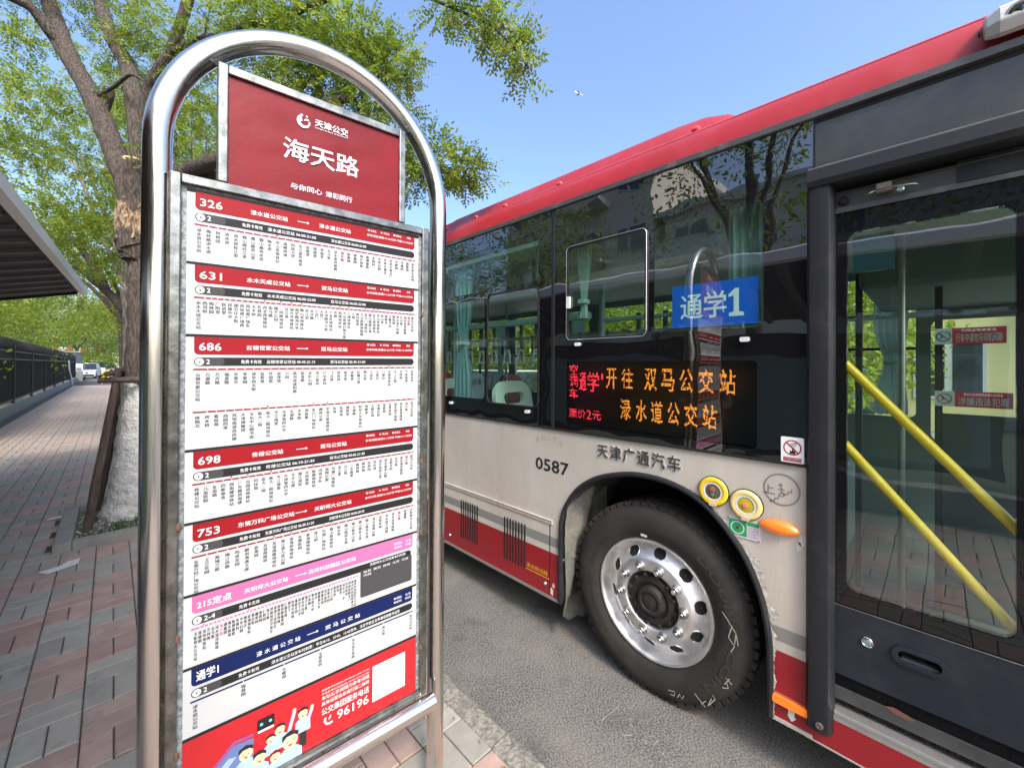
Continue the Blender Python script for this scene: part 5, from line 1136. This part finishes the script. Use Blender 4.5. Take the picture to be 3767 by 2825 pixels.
# second street tree, measured: pale sapling stems beside a darker trunk
t2 = thing('street_tree', (.32, 12.3, .12), 'second street tree with pale slender stems fanning out beyond the near trunk', 'tree', 'street trees along the kerb')
mesh1('trunk', bark_tube([(.34, 12.25, .05), (.33, 12.25, 1.5), (.30, 12.28, 2.6), (.24, 12.3, 3.3)], [.24, .17, .15, .13], 14, 5), m_bark2, t2, smooth=True, auto=70)
for p_, r_ in (([(.31, 12.25, 3.0), (.1, 12.4, 3.6), (-.2, 12.6, 4.5), (-.5, 12.8, 5.6), (-.9, 13.0, 6.9)], [.05, .045, .04, .035, .02]), ([(.26, 12.3, 3.2), (.05, 12.5, 4.2), (-.2, 12.9, 5.2), (-.53, 13.35, 6.3)], [.05, .045, .04, .02]),
               ([(.23, 12.33, 3.2), (.16, 12.4, 4.3), (-.01, 12.56, 5.4), (-.2, 12.78, 6.3)], [.055, .05, .04, .02]), ([(.2, 12.6, 2.9), (-.2, 13.0, 3.4), (-.7, 13.6, 3.9), (-1.4, 14.2, 4.1)], [.08, .075, .06, .03]),
               ([(.2, 12.4, 2.8), (-.1, 12.9, 3.3), (-.6, 13.6, 4.4), (-1.2, 14.4, 4.9)], [.09, .08, .06, .03]), ([(.3, 12.3, 3.2), (.6, 12.1, 4.2), (1.2, 12, 5.2)], [.07, .05, .03]), ([(.3, 12.3, 3.2), (.3, 12.0, 4.6), (.5, 11.6, 6.2)], [.07, .05, .03])):
    mesh1('limb', bark_tube(p_, r_, 9, 6, .02), m_bark2 if r_[0] < .07 else m_bark, t2, smooth=True, auto=70)
r2 = random.Random(21); cc = []
for i in range(220):
    a = r2.uniform(0, 6.28); q = r2.random()**.5*3.0; c = (.2+math.cos(a)*q-.35, 12.3+math.sin(a)*q, r2.uniform(3.3, 8.0)); cc += clump(c, r2.uniform(.28, .55), r2.randint(34, 70), 100+i, .6)
quads('crown', leaf_cloud(cc, L=.17, nl=9, lw=.031, ll=.064, seed=9), [LA, LC, LA, LB], t2)
far_tree((.35, 19.0, .12), 8.0, 3.0, 'third street tree down the pavement, crown merging behind the second', 31, [LA, LC], nclump=80, per=150, ls=.10, wash=True)
far_tree((.35, 27.0, .12), 8.5, 3.2, 'fourth street tree far down the pavement near the parked cars', 32, [LC, LA], nclump=80, per=140, ls=.13, wash=True)
for i, (x, y, h, s_, mm, lb) in enumerate([(-5.2, 17.5, 6.0, 2.6, [LC, LA], 'yellowish tree leaning over the iron fence at the left edge'), (-6.5, 24, 7.5, 3.2, [LB, LA], 'dark green tree behind the iron fence, second from the left edge'),
        (-5.2, 31, 6.8, 3.0, [LA, LC], 'bright tree above the middle of the iron fence'), (-6.0, 40, 7.5, 3.4, [LB, LA], 'green tree above the far end of the iron fence'), (-9.5, 20, 8.5, 3.6, [LB, LB, LA], 'tall dark tree well behind the iron fence'), (-8.5, 50, 8.5, 4.0, [LB, LA], 'tree past the end of the iron fence'),
        (-3.4, 80, 10, 5.0, [LB, LA], 'distant tree above the red and white awning'), (-1.0, 100, 11, 5.5, [LA, LB], 'most distant tree at the end of the pavement'), (-12, 34, 9.5, 4.2, [LB, LA], 'broad tree in the back row behind the iron fence'), (-14, 62, 11, 5.0, [LB, LA], 'tall tree in the far back row behind the fence')]):
    far_tree((x, y, 0), h, s_, lb, 50+i, mm, m_bark, 110, 190, .12 if y < 45 else .24, group='trees behind the iron fence' if y < 70 else 'distant trees at the end of the street', zlo=.16, nlim=6)
# trees reflected in the bus side: between the shelter and the flats
for i, (x, y, h, s_, lb) in enumerate([(-4.8, 2.4, 8.6, 2.3, 'dark leafy tree mirrored in the bus glass above the route card'), (-5.4, -2.2, 7.5, 2.3, 'leafy tree mirrored in the bus door glass'), (-5.6, 8.2, 6.6, 1.9, 'slim tree mirrored near the bus window divider')]):
    far_tree((x, y, 0), h, s_, lb, 80+i, [LB, LA], m_bark, 70, 110, .10, group='trees mirrored in the bus windows', zlo=.38, nlim=7)
# trees across the road, seen through the bus windows
for i, (x, y) in enumerate([(12.5, 3), (12.6, 10.0), (12.5, 17), (12.7, 25), (13.0, 35), (16.5, 7), (17, 21), (16.5, 13.5)]):
    far_tree((x, y, .12 if x < 14 else 0), 5.3+(i % 3)*.3, 3.2, 'bright green tree across the road, ' + ['level with the display screen', 'seen through the sliding window', 'seen between the seats', 'beyond the rear windows', 'farthest of the row', 'behind the row, opposite the route card', 'behind the row, well to the rear', 'behind the row, opposite the curtain'][i], 200+i, [LA, LC], m_bark, 80, 230, .17, group='trees across the road', zlo=.10, nlim=6)

# --- tree pit, grass, stakes
pit = struct(mesh1('tree_pit_soil', box(PL[0]+.1, PL[1]-.1, PL[2]+.1, PL[3]-.1, .0, .128), mat('pit_soil', (.09, .08, .06), .95, var=(60, (.16, .15, .12)), bump=(60, .02))))
pe = thing('tree_pit_edging', (.29, 5.6, .12), 'grey stone edging round the pit of the near tree', 'edging')
for b_ in ((PL[0], PL[0]+.11, PL[2], PL[3]-.12), (PL[1]-.11, PL[1], PL[2], PL[3]-.12), (PL[0]+.112, .29, PL[2], PL[2]+.11), (.294, PL[1]-.112, PL[2], PL[2]+.11), (PL[0], PL[1], PL[3]-.118, PL[3])): mesh1('edging_stone', box(*b_, .05, .185), m_conc, pe, bevel=.008)
V = []; rg = np.random.default_rng(2); n = 2600
p = np.stack([rg.uniform(PL[0]+.14, .9, n)*1.0, rg.uniform(PL[2]+.14, PL[3]-.2, n), np.full(n, .125)], 1); d = rg.normal(0, .35, (n, 3)); d[:, 2] = 1; l_ = rg.uniform(.02, .07, (n, 1)); s_ = np.cross(d, rg.normal(0, 1, (n, 3))); s_ /= np.linalg.norm(s_, axis=1)[:, None]
k = (np.sin(p[:, 0]*9)+np.sin(p[:, 1]*11+1)) > -.3; p, d, l_, s_ = p[k], d[k], l_[k], s_[k]
tag(quads('grass_tuft', np.stack([p-s_*.003, p+s_*.003, p+d*l_+s_*.0008, p+d*l_-s_*.0008], 1).reshape(-1, 3), m_grass, None), kind='stuff')
mb = MB(); r2 = random.Random(14)
for i in range(900):
    x, y, z, s_ = r2.uniform(PL[0]+.12, .9), r2.uniform(PL[2]+.12, PL[3]-.2), .130, r2.uniform(.004, .012)
    mb.add(([(x-s_, y, z), (x, y-s_, z), (x+s_, y, z), (x, y+s_, z), (x, y, z+s_)], [(0, 1, 4), (1, 2, 4), (2, 3, 4), (3, 0, 4)]))
tag(mb.build('gravel', mat('gravel_pale', (.42, .40, .36), .9), None), kind='stuff')
stk = thing('tree_support', (.1, 5.5, .12), 'wooden stakes lashed to the whitewashed trunk of the near tree', 'tree stakes')
for p_, r_ in (([(-.165, 5.40, .06), (-.06, 5.50, .85), (.045, 5.60, 1.62)], .032), ([(-.10, 6.10, .10), (.0, 5.98, .85), (.07, 5.86, 1.62)], .026), ([(.80, 5.45, .10), (.62, 5.58, .85), (.46, 5.70, 1.62)], .03)):
    mesh1('stake', bark_tube(p_, [r_*1.1, r_, r_*.9], 9, 8, .003, .10), m_stake, stk, smooth=True)
mesh1('cross_bar', bark_tube([(-.10, 5.56, 1.50), (.2, 5.575, 1.505), (.62, 5.60, 1.50)], [.028, .027, .026], 9, 6, .004, .08), m_stake, stk, smooth=True)
mesh1('cross_bar', bark_tube([(-.04, 5.50, 1.56), (.06, 5.75, 1.58), (.12, 6.05, 1.55)], [.024, .023, .022], 9, 6, .004, .08), m_stake, stk, smooth=True)
for k in range(5): mesh1('wire_tie', tube([(.03+.045*math.cos(t), 5.585+.045*math.sin(t), 1.50+.025*k+.012*math.sin(t*2+k)) for t in np.linspace(0, 6.28, 14)], .0028, 5), m_fence, stk)
mesh1('wire_tie', tube([(.04, 5.60, 1.60), (.14, 5.61, 1.585), (.3, 5.62, 1.59), (.44, 5.66, 1.60)], .004, 5), m_fence, stk)
for i, (p_, lb) in enumerate((([(-.33, 4.52), (-.18, 4.60), (-.17, 4.72), (-.24, 4.70), (-.27, 4.64), (-.38, 4.60)], 'torn white paper lying on the paving in front of the tree pit'), ([(-.46, 6.05), (-.34, 6.10), (-.35, 6.16), (-.43, 6.13)], 'small white paper scrap left of the tree pit'))):
    tag(mesh1('paper_scrap', plate([p_], lambda u, v, w_: (u, v, w_), .124, .121), m_litter), lb, 'litter')

r2 = random.Random(77); mb = MB()
for i in range(420):
    if i % 3: x, y, z = r2.uniform(.9, 1.10), r2.uniform(.5, 12), .1265
    else: x, y, z = r2.uniform(-2, 1.0), r2.uniform(1.8, 14), .1215
    if i % 7 == 0: x, z = r2.uniform(1.23, 1.5), .005
    if x > 1.10 and x < 1.22: z = .13
    a, s_ = r2.uniform(0, 6.28), r2.uniform(.004, .013); c, d = math.cos(a)*s_, math.sin(a)*s_
    mb.add(([(x-c, y-d, z), (x+d*.35, y-c*.35, z+.002), (x+c, y+d, z+.001), (x-d*.35, y+c*.35, z+.002)], [(0, 1, 2, 3)]))
tag(mb.build('fallen_leaves', mat('dry_leaf', (.16, .12, .05), .9, var=(2, (.22, .20, .08))), None, fix=False), kind='stuff')

# ================================================================== SHELTER
sh = thing('bus_shelter', (-1.2, 0, .12), 'bus shelter with white-edged ribbed canopy at the left of the pavement', 'bus shelter')
def ZR(x): return 2.655+(x+.30)*.24
V = [(-.30, -1.6, ZR(-.3)), (-.30, 8.45, ZR(-.3)), (-2.0, 8.45, ZR(-2.0)), (-2.0, -1.6, ZR(-2.0))]
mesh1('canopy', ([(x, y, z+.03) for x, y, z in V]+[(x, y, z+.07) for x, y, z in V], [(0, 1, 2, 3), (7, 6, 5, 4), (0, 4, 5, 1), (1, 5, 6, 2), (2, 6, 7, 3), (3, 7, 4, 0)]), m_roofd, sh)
fp = [(-.315, 2.625), (-.262, 2.640), (-.262, 2.735), (-.32, 2.765), (-.36, 2.755), (-.36, 2.700)]
mesh1('fascia', ([(x, y, z) for y in (-1.6, 8.50) for x, z in fp], [(i, (i+1) % 6, (i+1) % 6+6, i+6) for i in range(6)]+[tuple(range(6)), tuple(range(11, 5, -1))]), m_roofw, sh)
mesh1('end_fascia', ([(x, y, ZR(x)+dz) for x in (-.36, -2.1) for y, dz in ((8.45, .0), (8.50, .0), (8.50, .105), (8.45, .105))], [(0, 1, 2, 3), (7, 6, 5, 4), (0, 4, 5, 1), (1, 5, 6, 2), (2, 6, 7, 3), (3, 7, 4, 0)]), m_roofd, sh)
for i in range(24):
    y = -1.5+.41*i; mesh1('canopy_rib', ([(x, y+dy, ZR(x)+dz) for x in (-.36, -2.08) for dy, dz in ((0, .03), (.035, .0), (.075, .0), (.11, .03))], [(0, 1, 5, 4), (1, 2, 6, 5), (2, 3, 7, 6), (0, 3, 2, 1), (4, 5, 6, 7)]), m_rib, sh)
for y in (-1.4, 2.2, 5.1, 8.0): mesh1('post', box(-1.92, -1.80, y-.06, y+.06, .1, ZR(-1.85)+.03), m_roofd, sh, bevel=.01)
m_pan = mat('panel_teal', (.16, .24, .23), .4); m_pan2 = mat('panel_green_print', (.10, .17, .11), .5, var=(3.5, (.22, .24, .10)))
for i, y in enumerate((-.6, 2.3, 5.2)):
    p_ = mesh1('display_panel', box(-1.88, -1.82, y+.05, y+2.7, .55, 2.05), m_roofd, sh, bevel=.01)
    mesh1('panel_sheet', plate([rr(y+.14, .64, y+2.61, 1.80, .08)], FX, -1.815), m_pan, p_, fix=False); mesh1('panel_print', plate([rect(y+.3, .72, y+1.5, 1.70)], FX, -1.812), m_pan2, p_, fix=False)
    mesh1('panel_lettering', text_fit('中国文化', y+.3, 1.86, y+1.6, 2.0, FX, -1.815), mat('panel_lettering_red', (.25, .05, .04), .5), p_, fix=False)

th = R(-2.25); pv = Vector((-.27, 8.49, 0)); q = sh.location-pv; sh.location = pv+Vector((q.x*math.cos(th)-q.y*math.sin(th), q.x*math.sin(th)+q.y*math.cos(th), q.z)); sh.rotation_euler = (0, 0, th)

# ================================================================== FENCE
fw = tag(mesh1('fence_wall', box(-2.38, -2.16, -9, 53, -.02, .41), m_conc, bevel=.01), 'low concrete wall under the iron fence', 'wall')
fe = thing('iron_fence', (-2.26, 22, .41), 'black iron fence with curved barbed top along the pavement', 'fence')
posts = [11.9, 15.9, 19.9, 23.9, 28.1, 32.7, 37.9, 43.5, 49.5]
for y in posts: mesh1('fence_post', box(-2.24, -2.16, y-.04, y+.04, .30, 2.20), m_fence, fe, bevel=.006)
for i in range(len(posts)-1):
    a, b = posts[i]+.045, posts[i+1]-.045
    for z in (.52, 1.77, 2.02): mesh1('fence_rail', box(-2.225, -2.185, a, b, z-.022, z+.022), m_fence, fe)
    mesh1('fence_screen', plate([rect(a, .56, b, 1.74)], FX, -2.250, -2.256), m_fmesh, fe)
    mesh1('top_screen', ([(x, y, z) for y in (a, b) for x, z in ((-2.23, 2.03), (-2.22, 2.20), (-2.28, 2.34), (-2.42, 2.42), (-2.58, 2.40))], [(j, j+1, j+6, j+5) for j in range(4)]), m_fmesh, fe, fix=False)
mb = MB(); hb = MB(); y = posts[0]
while y < posts[-1]:
    mb.add(box(-2.222, -2.202, y-.008, y+.008, .54, 2.02)); 
    hb.add(tube([(-2.205, y, 2.02), (-2.195, y, 2.20), (-2.25, y, 2.37), (-2.40, y, 2.46), (-2.60, y+.02, 2.43), (-2.72, y+.03, 2.33)], .010, 4)); y += .14
tag(mb.build('picket', m_fence, fe), kind='stuff'); tag(hb.build('top_hoop', m_fence, fe), kind='stuff')
tag(mesh1('white_pipe', tube(smooth([(-2.12, 41.0, 1.85), (-2.10, 41.1, 1.2), (-2.05, 41.6, .8), (-1.98, 42.0, .14)], n=5), .05, 8), m_white, smooth=True), 'thin white pipe running down the far part of the iron fence', 'pipe')
tag(mesh1('gate_pier', box(-2.4, -1.9, 53.2, 53.9, -.02, .95), m_conc, bevel=.02), 'small concrete pier at the far end of the fence wall', 'pier')

# ================================================================== CARS
def car(loc, rz, label, m_, L=4.5, W=1.8, H=1.5, van=False, group='parked cars at the end of the pavement'):
    t = thing('parked_car' if not van else 'parked_van', loc, label, 'van' if van else 'car', group)
    c, s_ = math.cos(rz), math.sin(rz)
    def T(x, y, z): return (loc[0]+c*x-s_*y, loc[1]+s_*x+c*y, loc[2]+z)
    hl = L/2; bh = H*.58
    body = [(-hl, .28), (-hl+.05, bh*.8), (-hl+.25, bh), (hl-.25 if van else hl-1.2, bh), (hl-.1, bh*.82), (hl, .5), (hl-.02, .25)]
    roof = [(-hl+.15, bh), (-hl+.45, H*.97), (-hl+.9, H), (hl-1.5 if van else hl-2.3, H), (hl-.55 if van else hl-1.15, bh)]
    def loft(P, wb, wt, zb, zt):
        v = []; 
        for sg in (-1, 1):
            for y, z in P: k = (z-zb)/(zt-zb) if zt > zb else 0; v.append(T(sg*(wb+(wt-wb)*max(0, k))/2, y, z))
        n = len(P); return v, [tuple(range(n)), tuple(reversed(range(n, 2*n)))]+[(i, (i+1) % n, (i+1) % n+n, i+n) for i in range(n)]
    b = mesh1('body', loft(body, W, W*.96, .28, bh), m_, t, bevel=.05)
    mesh1('cabin', loft(roof, W*.95, W*.74, bh, H), m_carg, t, bevel=.04); rp = [(y, z-.0) for y, z in roof if z > H*.9]
    mesh1('roof', box(-W*.365, W*.365, roof[1][0]+.05, roof[3][0]-.02, H-.03, H+.015, T), m_, t, bevel=.015)
    for sg in (-1, 1):
        mesh1('headlight', box(sg*W*.36-.16, sg*W*.36+.16, hl-.13, hl-.01, bh*.62, bh*.80, T), m_silver, t, bevel=.02)
        for y in (-hl*.62, hl*.62): mesh1('car_wheel', lathe([(.001, -.11), (.2, -.11), (.32, -.09), (.33, .09), (.2, .11), (.001, .11)], lambda a, b_, w_, sg=sg, y=y: T(sg*(W/2-.1)+w_, y+a, .33+b_), 18), m_rubber, t, smooth=True)
    mesh1('bumper', box(-W*.45, W*.45, hl-.06, hl+.03, .3, .46, T), m_trim, t, bevel=.02)
    mesh1('grille', box(-W*.2, W*.2, hl-.10, hl+.005, bh*.55, bh*.72, T), m_trim, t)
    return t
for i, (x, y, rz, L, W, H, v, mm, lb) in enumerate([(-2.95, 58.5, math.pi, 5.4, 2.0, 2.75, True, m_carw, 'white high-roofed van facing us past the end of the fence'), (-2.0, 66, math.pi-.1, 4.6, 1.85, 1.65, False, m_carw, 'white car just behind and right of the high-roofed van'),
        (-1.55, 76, math.pi, 4.8, 1.9, 1.9, False, m_carw, 'white people carrier third in the far row'), (-1.0, 86, math.pi, 4.5, 1.8, 1.6, False, m_cars, 'silver car fourth in the far row'), (-.3, 98, math.pi, 4.5, 1.8, 1.6, False, m_cars, 'silver car farthest away in the row')]):
    car((x, y, 0), rz, lb, mm, L, W, H, v)
for i, (y, mm, lb) in enumerate([(5.2, m_carw, 'white car across the road seen through the rear side windows'), (10.6, m_carw, 'white car across the road behind the first one seen'), (-2.5, m_carw, 'white car across the road seen through the door glass')]): car((9.1, y, 0), 0, lb, mm, 4.5, 1.8, 1.5, False, 'cars parked across the road')
m_byel = mat('barrier_yellow', (.62, .45, .03), .5)
for i in range(7):
    y = 44+i*4.2; t = thing('striped_bollard', (-.55+.05*i, y, .12), 'yellow and black striped bollard in the far row, ' + ['nearest of them', 'second from the near end', 'third from the near end', 'in the middle', 'third from the far end', 'second from the far end', 'farthest of them'][i], 'bollard', 'striped bollards beside the parked cars')
    for k in range(5): mesh1('bollard_band', lathe([(.0001, 0), (.06, 0), (.06, .17), (.0001, .17)], lambda a, b_, w_, k=k, y=y, i=i: (-.55+.05*i+a, y+b_, .12+.17*k+w_), 10), m_byel if k % 2 == 0 else m_black, t)

# ================================================================== BUILDINGS
def building(name, x0, x1, y0, y1, h, m_, label, face, floors, cols, group=None, wz=1.5, win_w=1.5, awn=False):
    t = thing(name, ((x0+x1)/2, (y0+y1)/2, 0), label, 'building', group); mesh1('wall', box(x0, x1, y0, y1, -.03, h), m_, t)
    mesh1('roof_edge', box(x0-.25, x1+.25, y0-.25, y1+.25, h, h+.28), m_wallw, t)
    fh = h/floors
    for f_ in range(floors):
        for c in range(cols):
            zc = fh*(f_+.5)+.1
            if face in 'EW':
                y = y0+(y1-y0)*(c+.5)/cols; xs_ = x1 if face == 'E' else x0; sg = 1 if face == 'E' else -1
                a, b = sorted((xs_-.1*sg, xs_+.04*sg)); wn = mesh1('window', box(a, b, y-win_w/2, y+win_w/2, zc-wz/2, zc+wz/2), m_wallw, t)
                for q in (-1, 1): a, b = sorted((xs_-.02*sg, xs_+.05*sg)); mesh1('pane', box(a, b, y+q*win_w/4-win_w/4+.07, y+q*win_w/4+win_w/4-.07, zc-wz/2+.08, zc+wz/2-.08), m_win, wn)
                if c % 3 == 1 and floors > 2:
                    a, b = sorted((xs_, xs_+1.1*sg)); bl = mesh1('balcony', box(a, b, y-1.4, y+1.4, zc-wz/2-.45, zc-wz/2-.3), m_wallw, t); a, b = sorted((xs_+1.05*sg, xs_+1.1*sg)); mesh1('railing', box(a, b, y-1.4, y+1.4, zc-wz/2-.3, zc-wz/2+.55), m_wallw, bl)
            else:
                x = x0+(x1-x0)*(c+.5)/cols; wn = mesh1('window', box(x-win_w/2, x+win_w/2, y0-.05, y0+.1, zc-wz/2, zc+wz/2), m_wallw, t); mesh1('pane', box(x-win_w/2+.1, x+win_w/2-.1, y0-.07, y0+.1, zc-wz/2+.1, zc+wz/2-.1), m_win, wn)
    return t
building('apartment_block', -24, -14.0, 9.0, 19.0, 12.4, m_bldg, 'taller beige block of flats mirrored in the bus glass near the window divider', 'E', 4, 4)
building('apartment_block', -23, -14.3, -4.0, 8.7, 8.6, m_bldg, 'lower beige block of flats mirrored above the route card', 'E', 3, 5)

building('yellow_building', 15.5, 24, -7.5, 1.2, 9.0, m_bldg2, 'pale yellow building seen through the bus door glass', 'W', 3, 3, win_w=1.3)
bb = building('low_building', -10, 3.5, 118, 128, 3.6, m_wallw, 'low white building at the far end of the street', 'S', 1, 5, win_w=1.6, wz=1.2)
aw = thing('awning', (-4.5, 110, 2.6), 'red and white striped awning above the far parked cars', 'awning')
for i in range(8):
    x = -8+.95*i; mesh1('awning_strip', ([(x, 104, 3.0), (x+.95, 104, 3.0), (x+.95, 112, 4.6), (x, 112, 4.6), (x, 104, 2.75), (x+.95, 104, 2.75)], [(0, 1, 2, 3), (4, 5, 1, 0)]), m_awn if i % 2 == 0 else m_wallw, aw, fix=False)
for x in (-8, -.4): mesh1('awning_post', box(x-.06, x+.06, 104, 104.12, 0, 2.9), m_white, aw)

# ================================================================== AIRCRAFT
ap_c = Vector((1218, 908, 995)); pl = thing('aeroplane', ap_c, 'tiny white aeroplane high in the sky above the bus roof', 'aeroplane')
ax_ = (R3*.9-U3*.42).normalized(); up_ = ax_.cross(F).normalized(); sd_ = ax_.cross(up_)
def AP(a, b, c_): return tuple(ap_c+ax_*a+up_*b+sd_*c_)
m_pl = mat('aircraft_white', (.8, .8, .8), .4)
mesh1('fuselage', lathe([(.01, -17), (1.2, -13), (1.9, -6), (1.9, 8), (1.2, 14), (.01, 17)], lambda a, b, w_: AP(w_, a, b), 12), m_pl, pl, smooth=True)
for sg in (-1, 1): mesh1('wing', ([AP(3, 0, 0), AP(-3, 0, 0), AP(-8, .3, sg*15), AP(-6, .3, sg*15), AP(3, .5, 0), AP(-3, .5, 0)], [(0, 1, 2, 3), (4, 5, 2, 3)]), m_pl, pl)
mesh1('tail_fin', ([AP(-12, 0, 0), AP(-17, 0, 0), AP(-18, 6, 0), AP(-15.5, 6, 0), AP(-12, 0, .5), AP(-17, 0, .5)], [(0, 1, 2, 3), (4, 5, 2, 3)]), m_pl, pl)

# ================================================================== BYSTANDER mirrored in the display screen
def person(loc, face, label):
    t = thing('person', loc, label, 'person'); c, s_ = math.cos(face), math.sin(face)
    J = {'pel': (0, 0, .93, .15), 'wst': (0, 0, 1.08, .135), 'chs': (0, .01, 1.30, .155), 'nk0': (0, 0, 1.45, .075), 'nk': (0, .01, 1.52, .055), 'hd0': (0, .03, 1.60, .078), 'hd': (0, .03, 1.68, .085), 'top': (0, .02, 1.735, .055)}
    E_ = [('pel', 'wst'), ('wst', 'chs'), ('chs', 'nk0'), ('nk0', 'nk'), ('nk', 'hd0'), ('hd0', 'hd'), ('hd', 'top')]
    for sg, q in ((-1, 'l'), (1, 'r')):
        J.update({q+'sh': (sg*.17, 0, 1.40, .062), q+'el': (sg*.24, -.02, 1.13, .045), q+'wr': (sg*.15, .20, 1.10, .03), q+'ha': (sg*.11, .27, 1.14, .034), q+'hp': (sg*.09, 0, .86, .095), q+'kn': (sg*.11, .02, .48, .062), q+'an': (sg*.12, -.02, .09, .045), q+'ft': (sg*.13, .15, .035, .04)})
        E_ += [('chs', q+'sh'), (q+'sh', q+'el'), (q+'el', q+'wr'), (q+'wr', q+'ha'), ('pel', q+'hp'), (q+'hp', q+'kn'), (q+'kn', q+'an'), (q+'an', q+'ft')]
        for k in range(4): J[q+'f%d' % k] = (sg*(.085-.02*k+.02), .335-.008*k, 1.165-.012*k, .009); E_ += [(q+'ha', q+'f%d' % k)]
        J[q+'th'] = (sg*.075, .285, 1.185, .010); E_ += [(q+'ha', q+'th')]
    ks = list(J); me = bpy.data.meshes.new('person_body'); me.from_pydata([J[k][:3] for k in ks], [(ks.index(a), ks.index(b)) for a, b in E_], [])
    o = bpy.data.objects.new('person_body', me); COL.objects.link(o); o.modifiers.new('skin', 'SKIN'); sb = o.modifiers.new('sub', 'SUBSURF'); sb.levels = sb.render_levels = 1
    for i, k in enumerate(ks): me.skin_vertices[0].data[i].radius = (J[k][3], J[k][3]); me.skin_vertices[0].data[i].use_root = (k == 'pel')
    dg = bpy.context.evaluated_depsgraph_get(); m2_ = bpy.data.meshes.new_from_object(o.evaluated_get(dg)); bpy.data.objects.remove(o)
    b = bpy.data.objects.new('body', m2_); COL.objects.link(b); b.parent = t; b.rotation_euler = (0, 0, face)
    for mm in (mat('skin_tone', (.42, .26, .18), .6), mat('tshirt_blue', (.22, .36, .62), .8), mat('trousers_dark', (.03, .03, .035), .8)): m2_.materials.append(mm)
    for p in m2_.polygons:
        z = p.center.z; ax2 = abs(p.center.x); p.material_index = 1 if (1.0 < z < 1.47 and p.center.y < .12 and not (z < 1.20 and ax2 > .18)) else (2 if z < 1.0 else 0); p.use_smooth = True
    hd = bpy.data.objects.new('hair', mesh1('hair_tmp', lathe([(.0001, .105), (.05, .098), (.082, .065), (.094, .02), (.092, -.03), (.08, -.06)], lambda a, b_, w_: (a, -.0+b_, 1.69+w_), 20), m_black).data); bpy.data.objects.remove(bpy.data.objects['hair_tmp']); COL.objects.link(hd); hd.parent = t; hd.location = Vector((0, 0, 1.712)); hd.rotation_euler = (0, 0, face)
    for nm, pos, r_ in (('nose', (0, .118, 1.625), .012), ('ear', (-.085, .03, 1.63), .018), ('ear', (.085, .03, 1.63), .018), ('eye', (-.03, .108, 1.655), .008), ('eye', (.03, .108, 1.655), .008), ('mouth', (0, .108, 1.59), .014)):
        q = mesh1(nm, lathe([(.0001, r_), (r_*.8, r_*.6), (r_, 0), (r_*.8, -r_*.6), (.0001, -r_)], lambda a, b_, w_: (a, b_*.6, w_ if nm != 'mouth' else w_*.3), 10), m_black if nm == 'eye' else bpy.data.materials['skin_tone'], None, smooth=True); q.parent = t; q.location = Vector((c*pos[0]-s_*pos[1], s_*pos[0]+c*pos[1], pos[2]))
    return t
person((-1.0, 1.8, .12), R(-75), 'person in light blue T-shirt and dark trousers mirrored in the lit display of the bus')
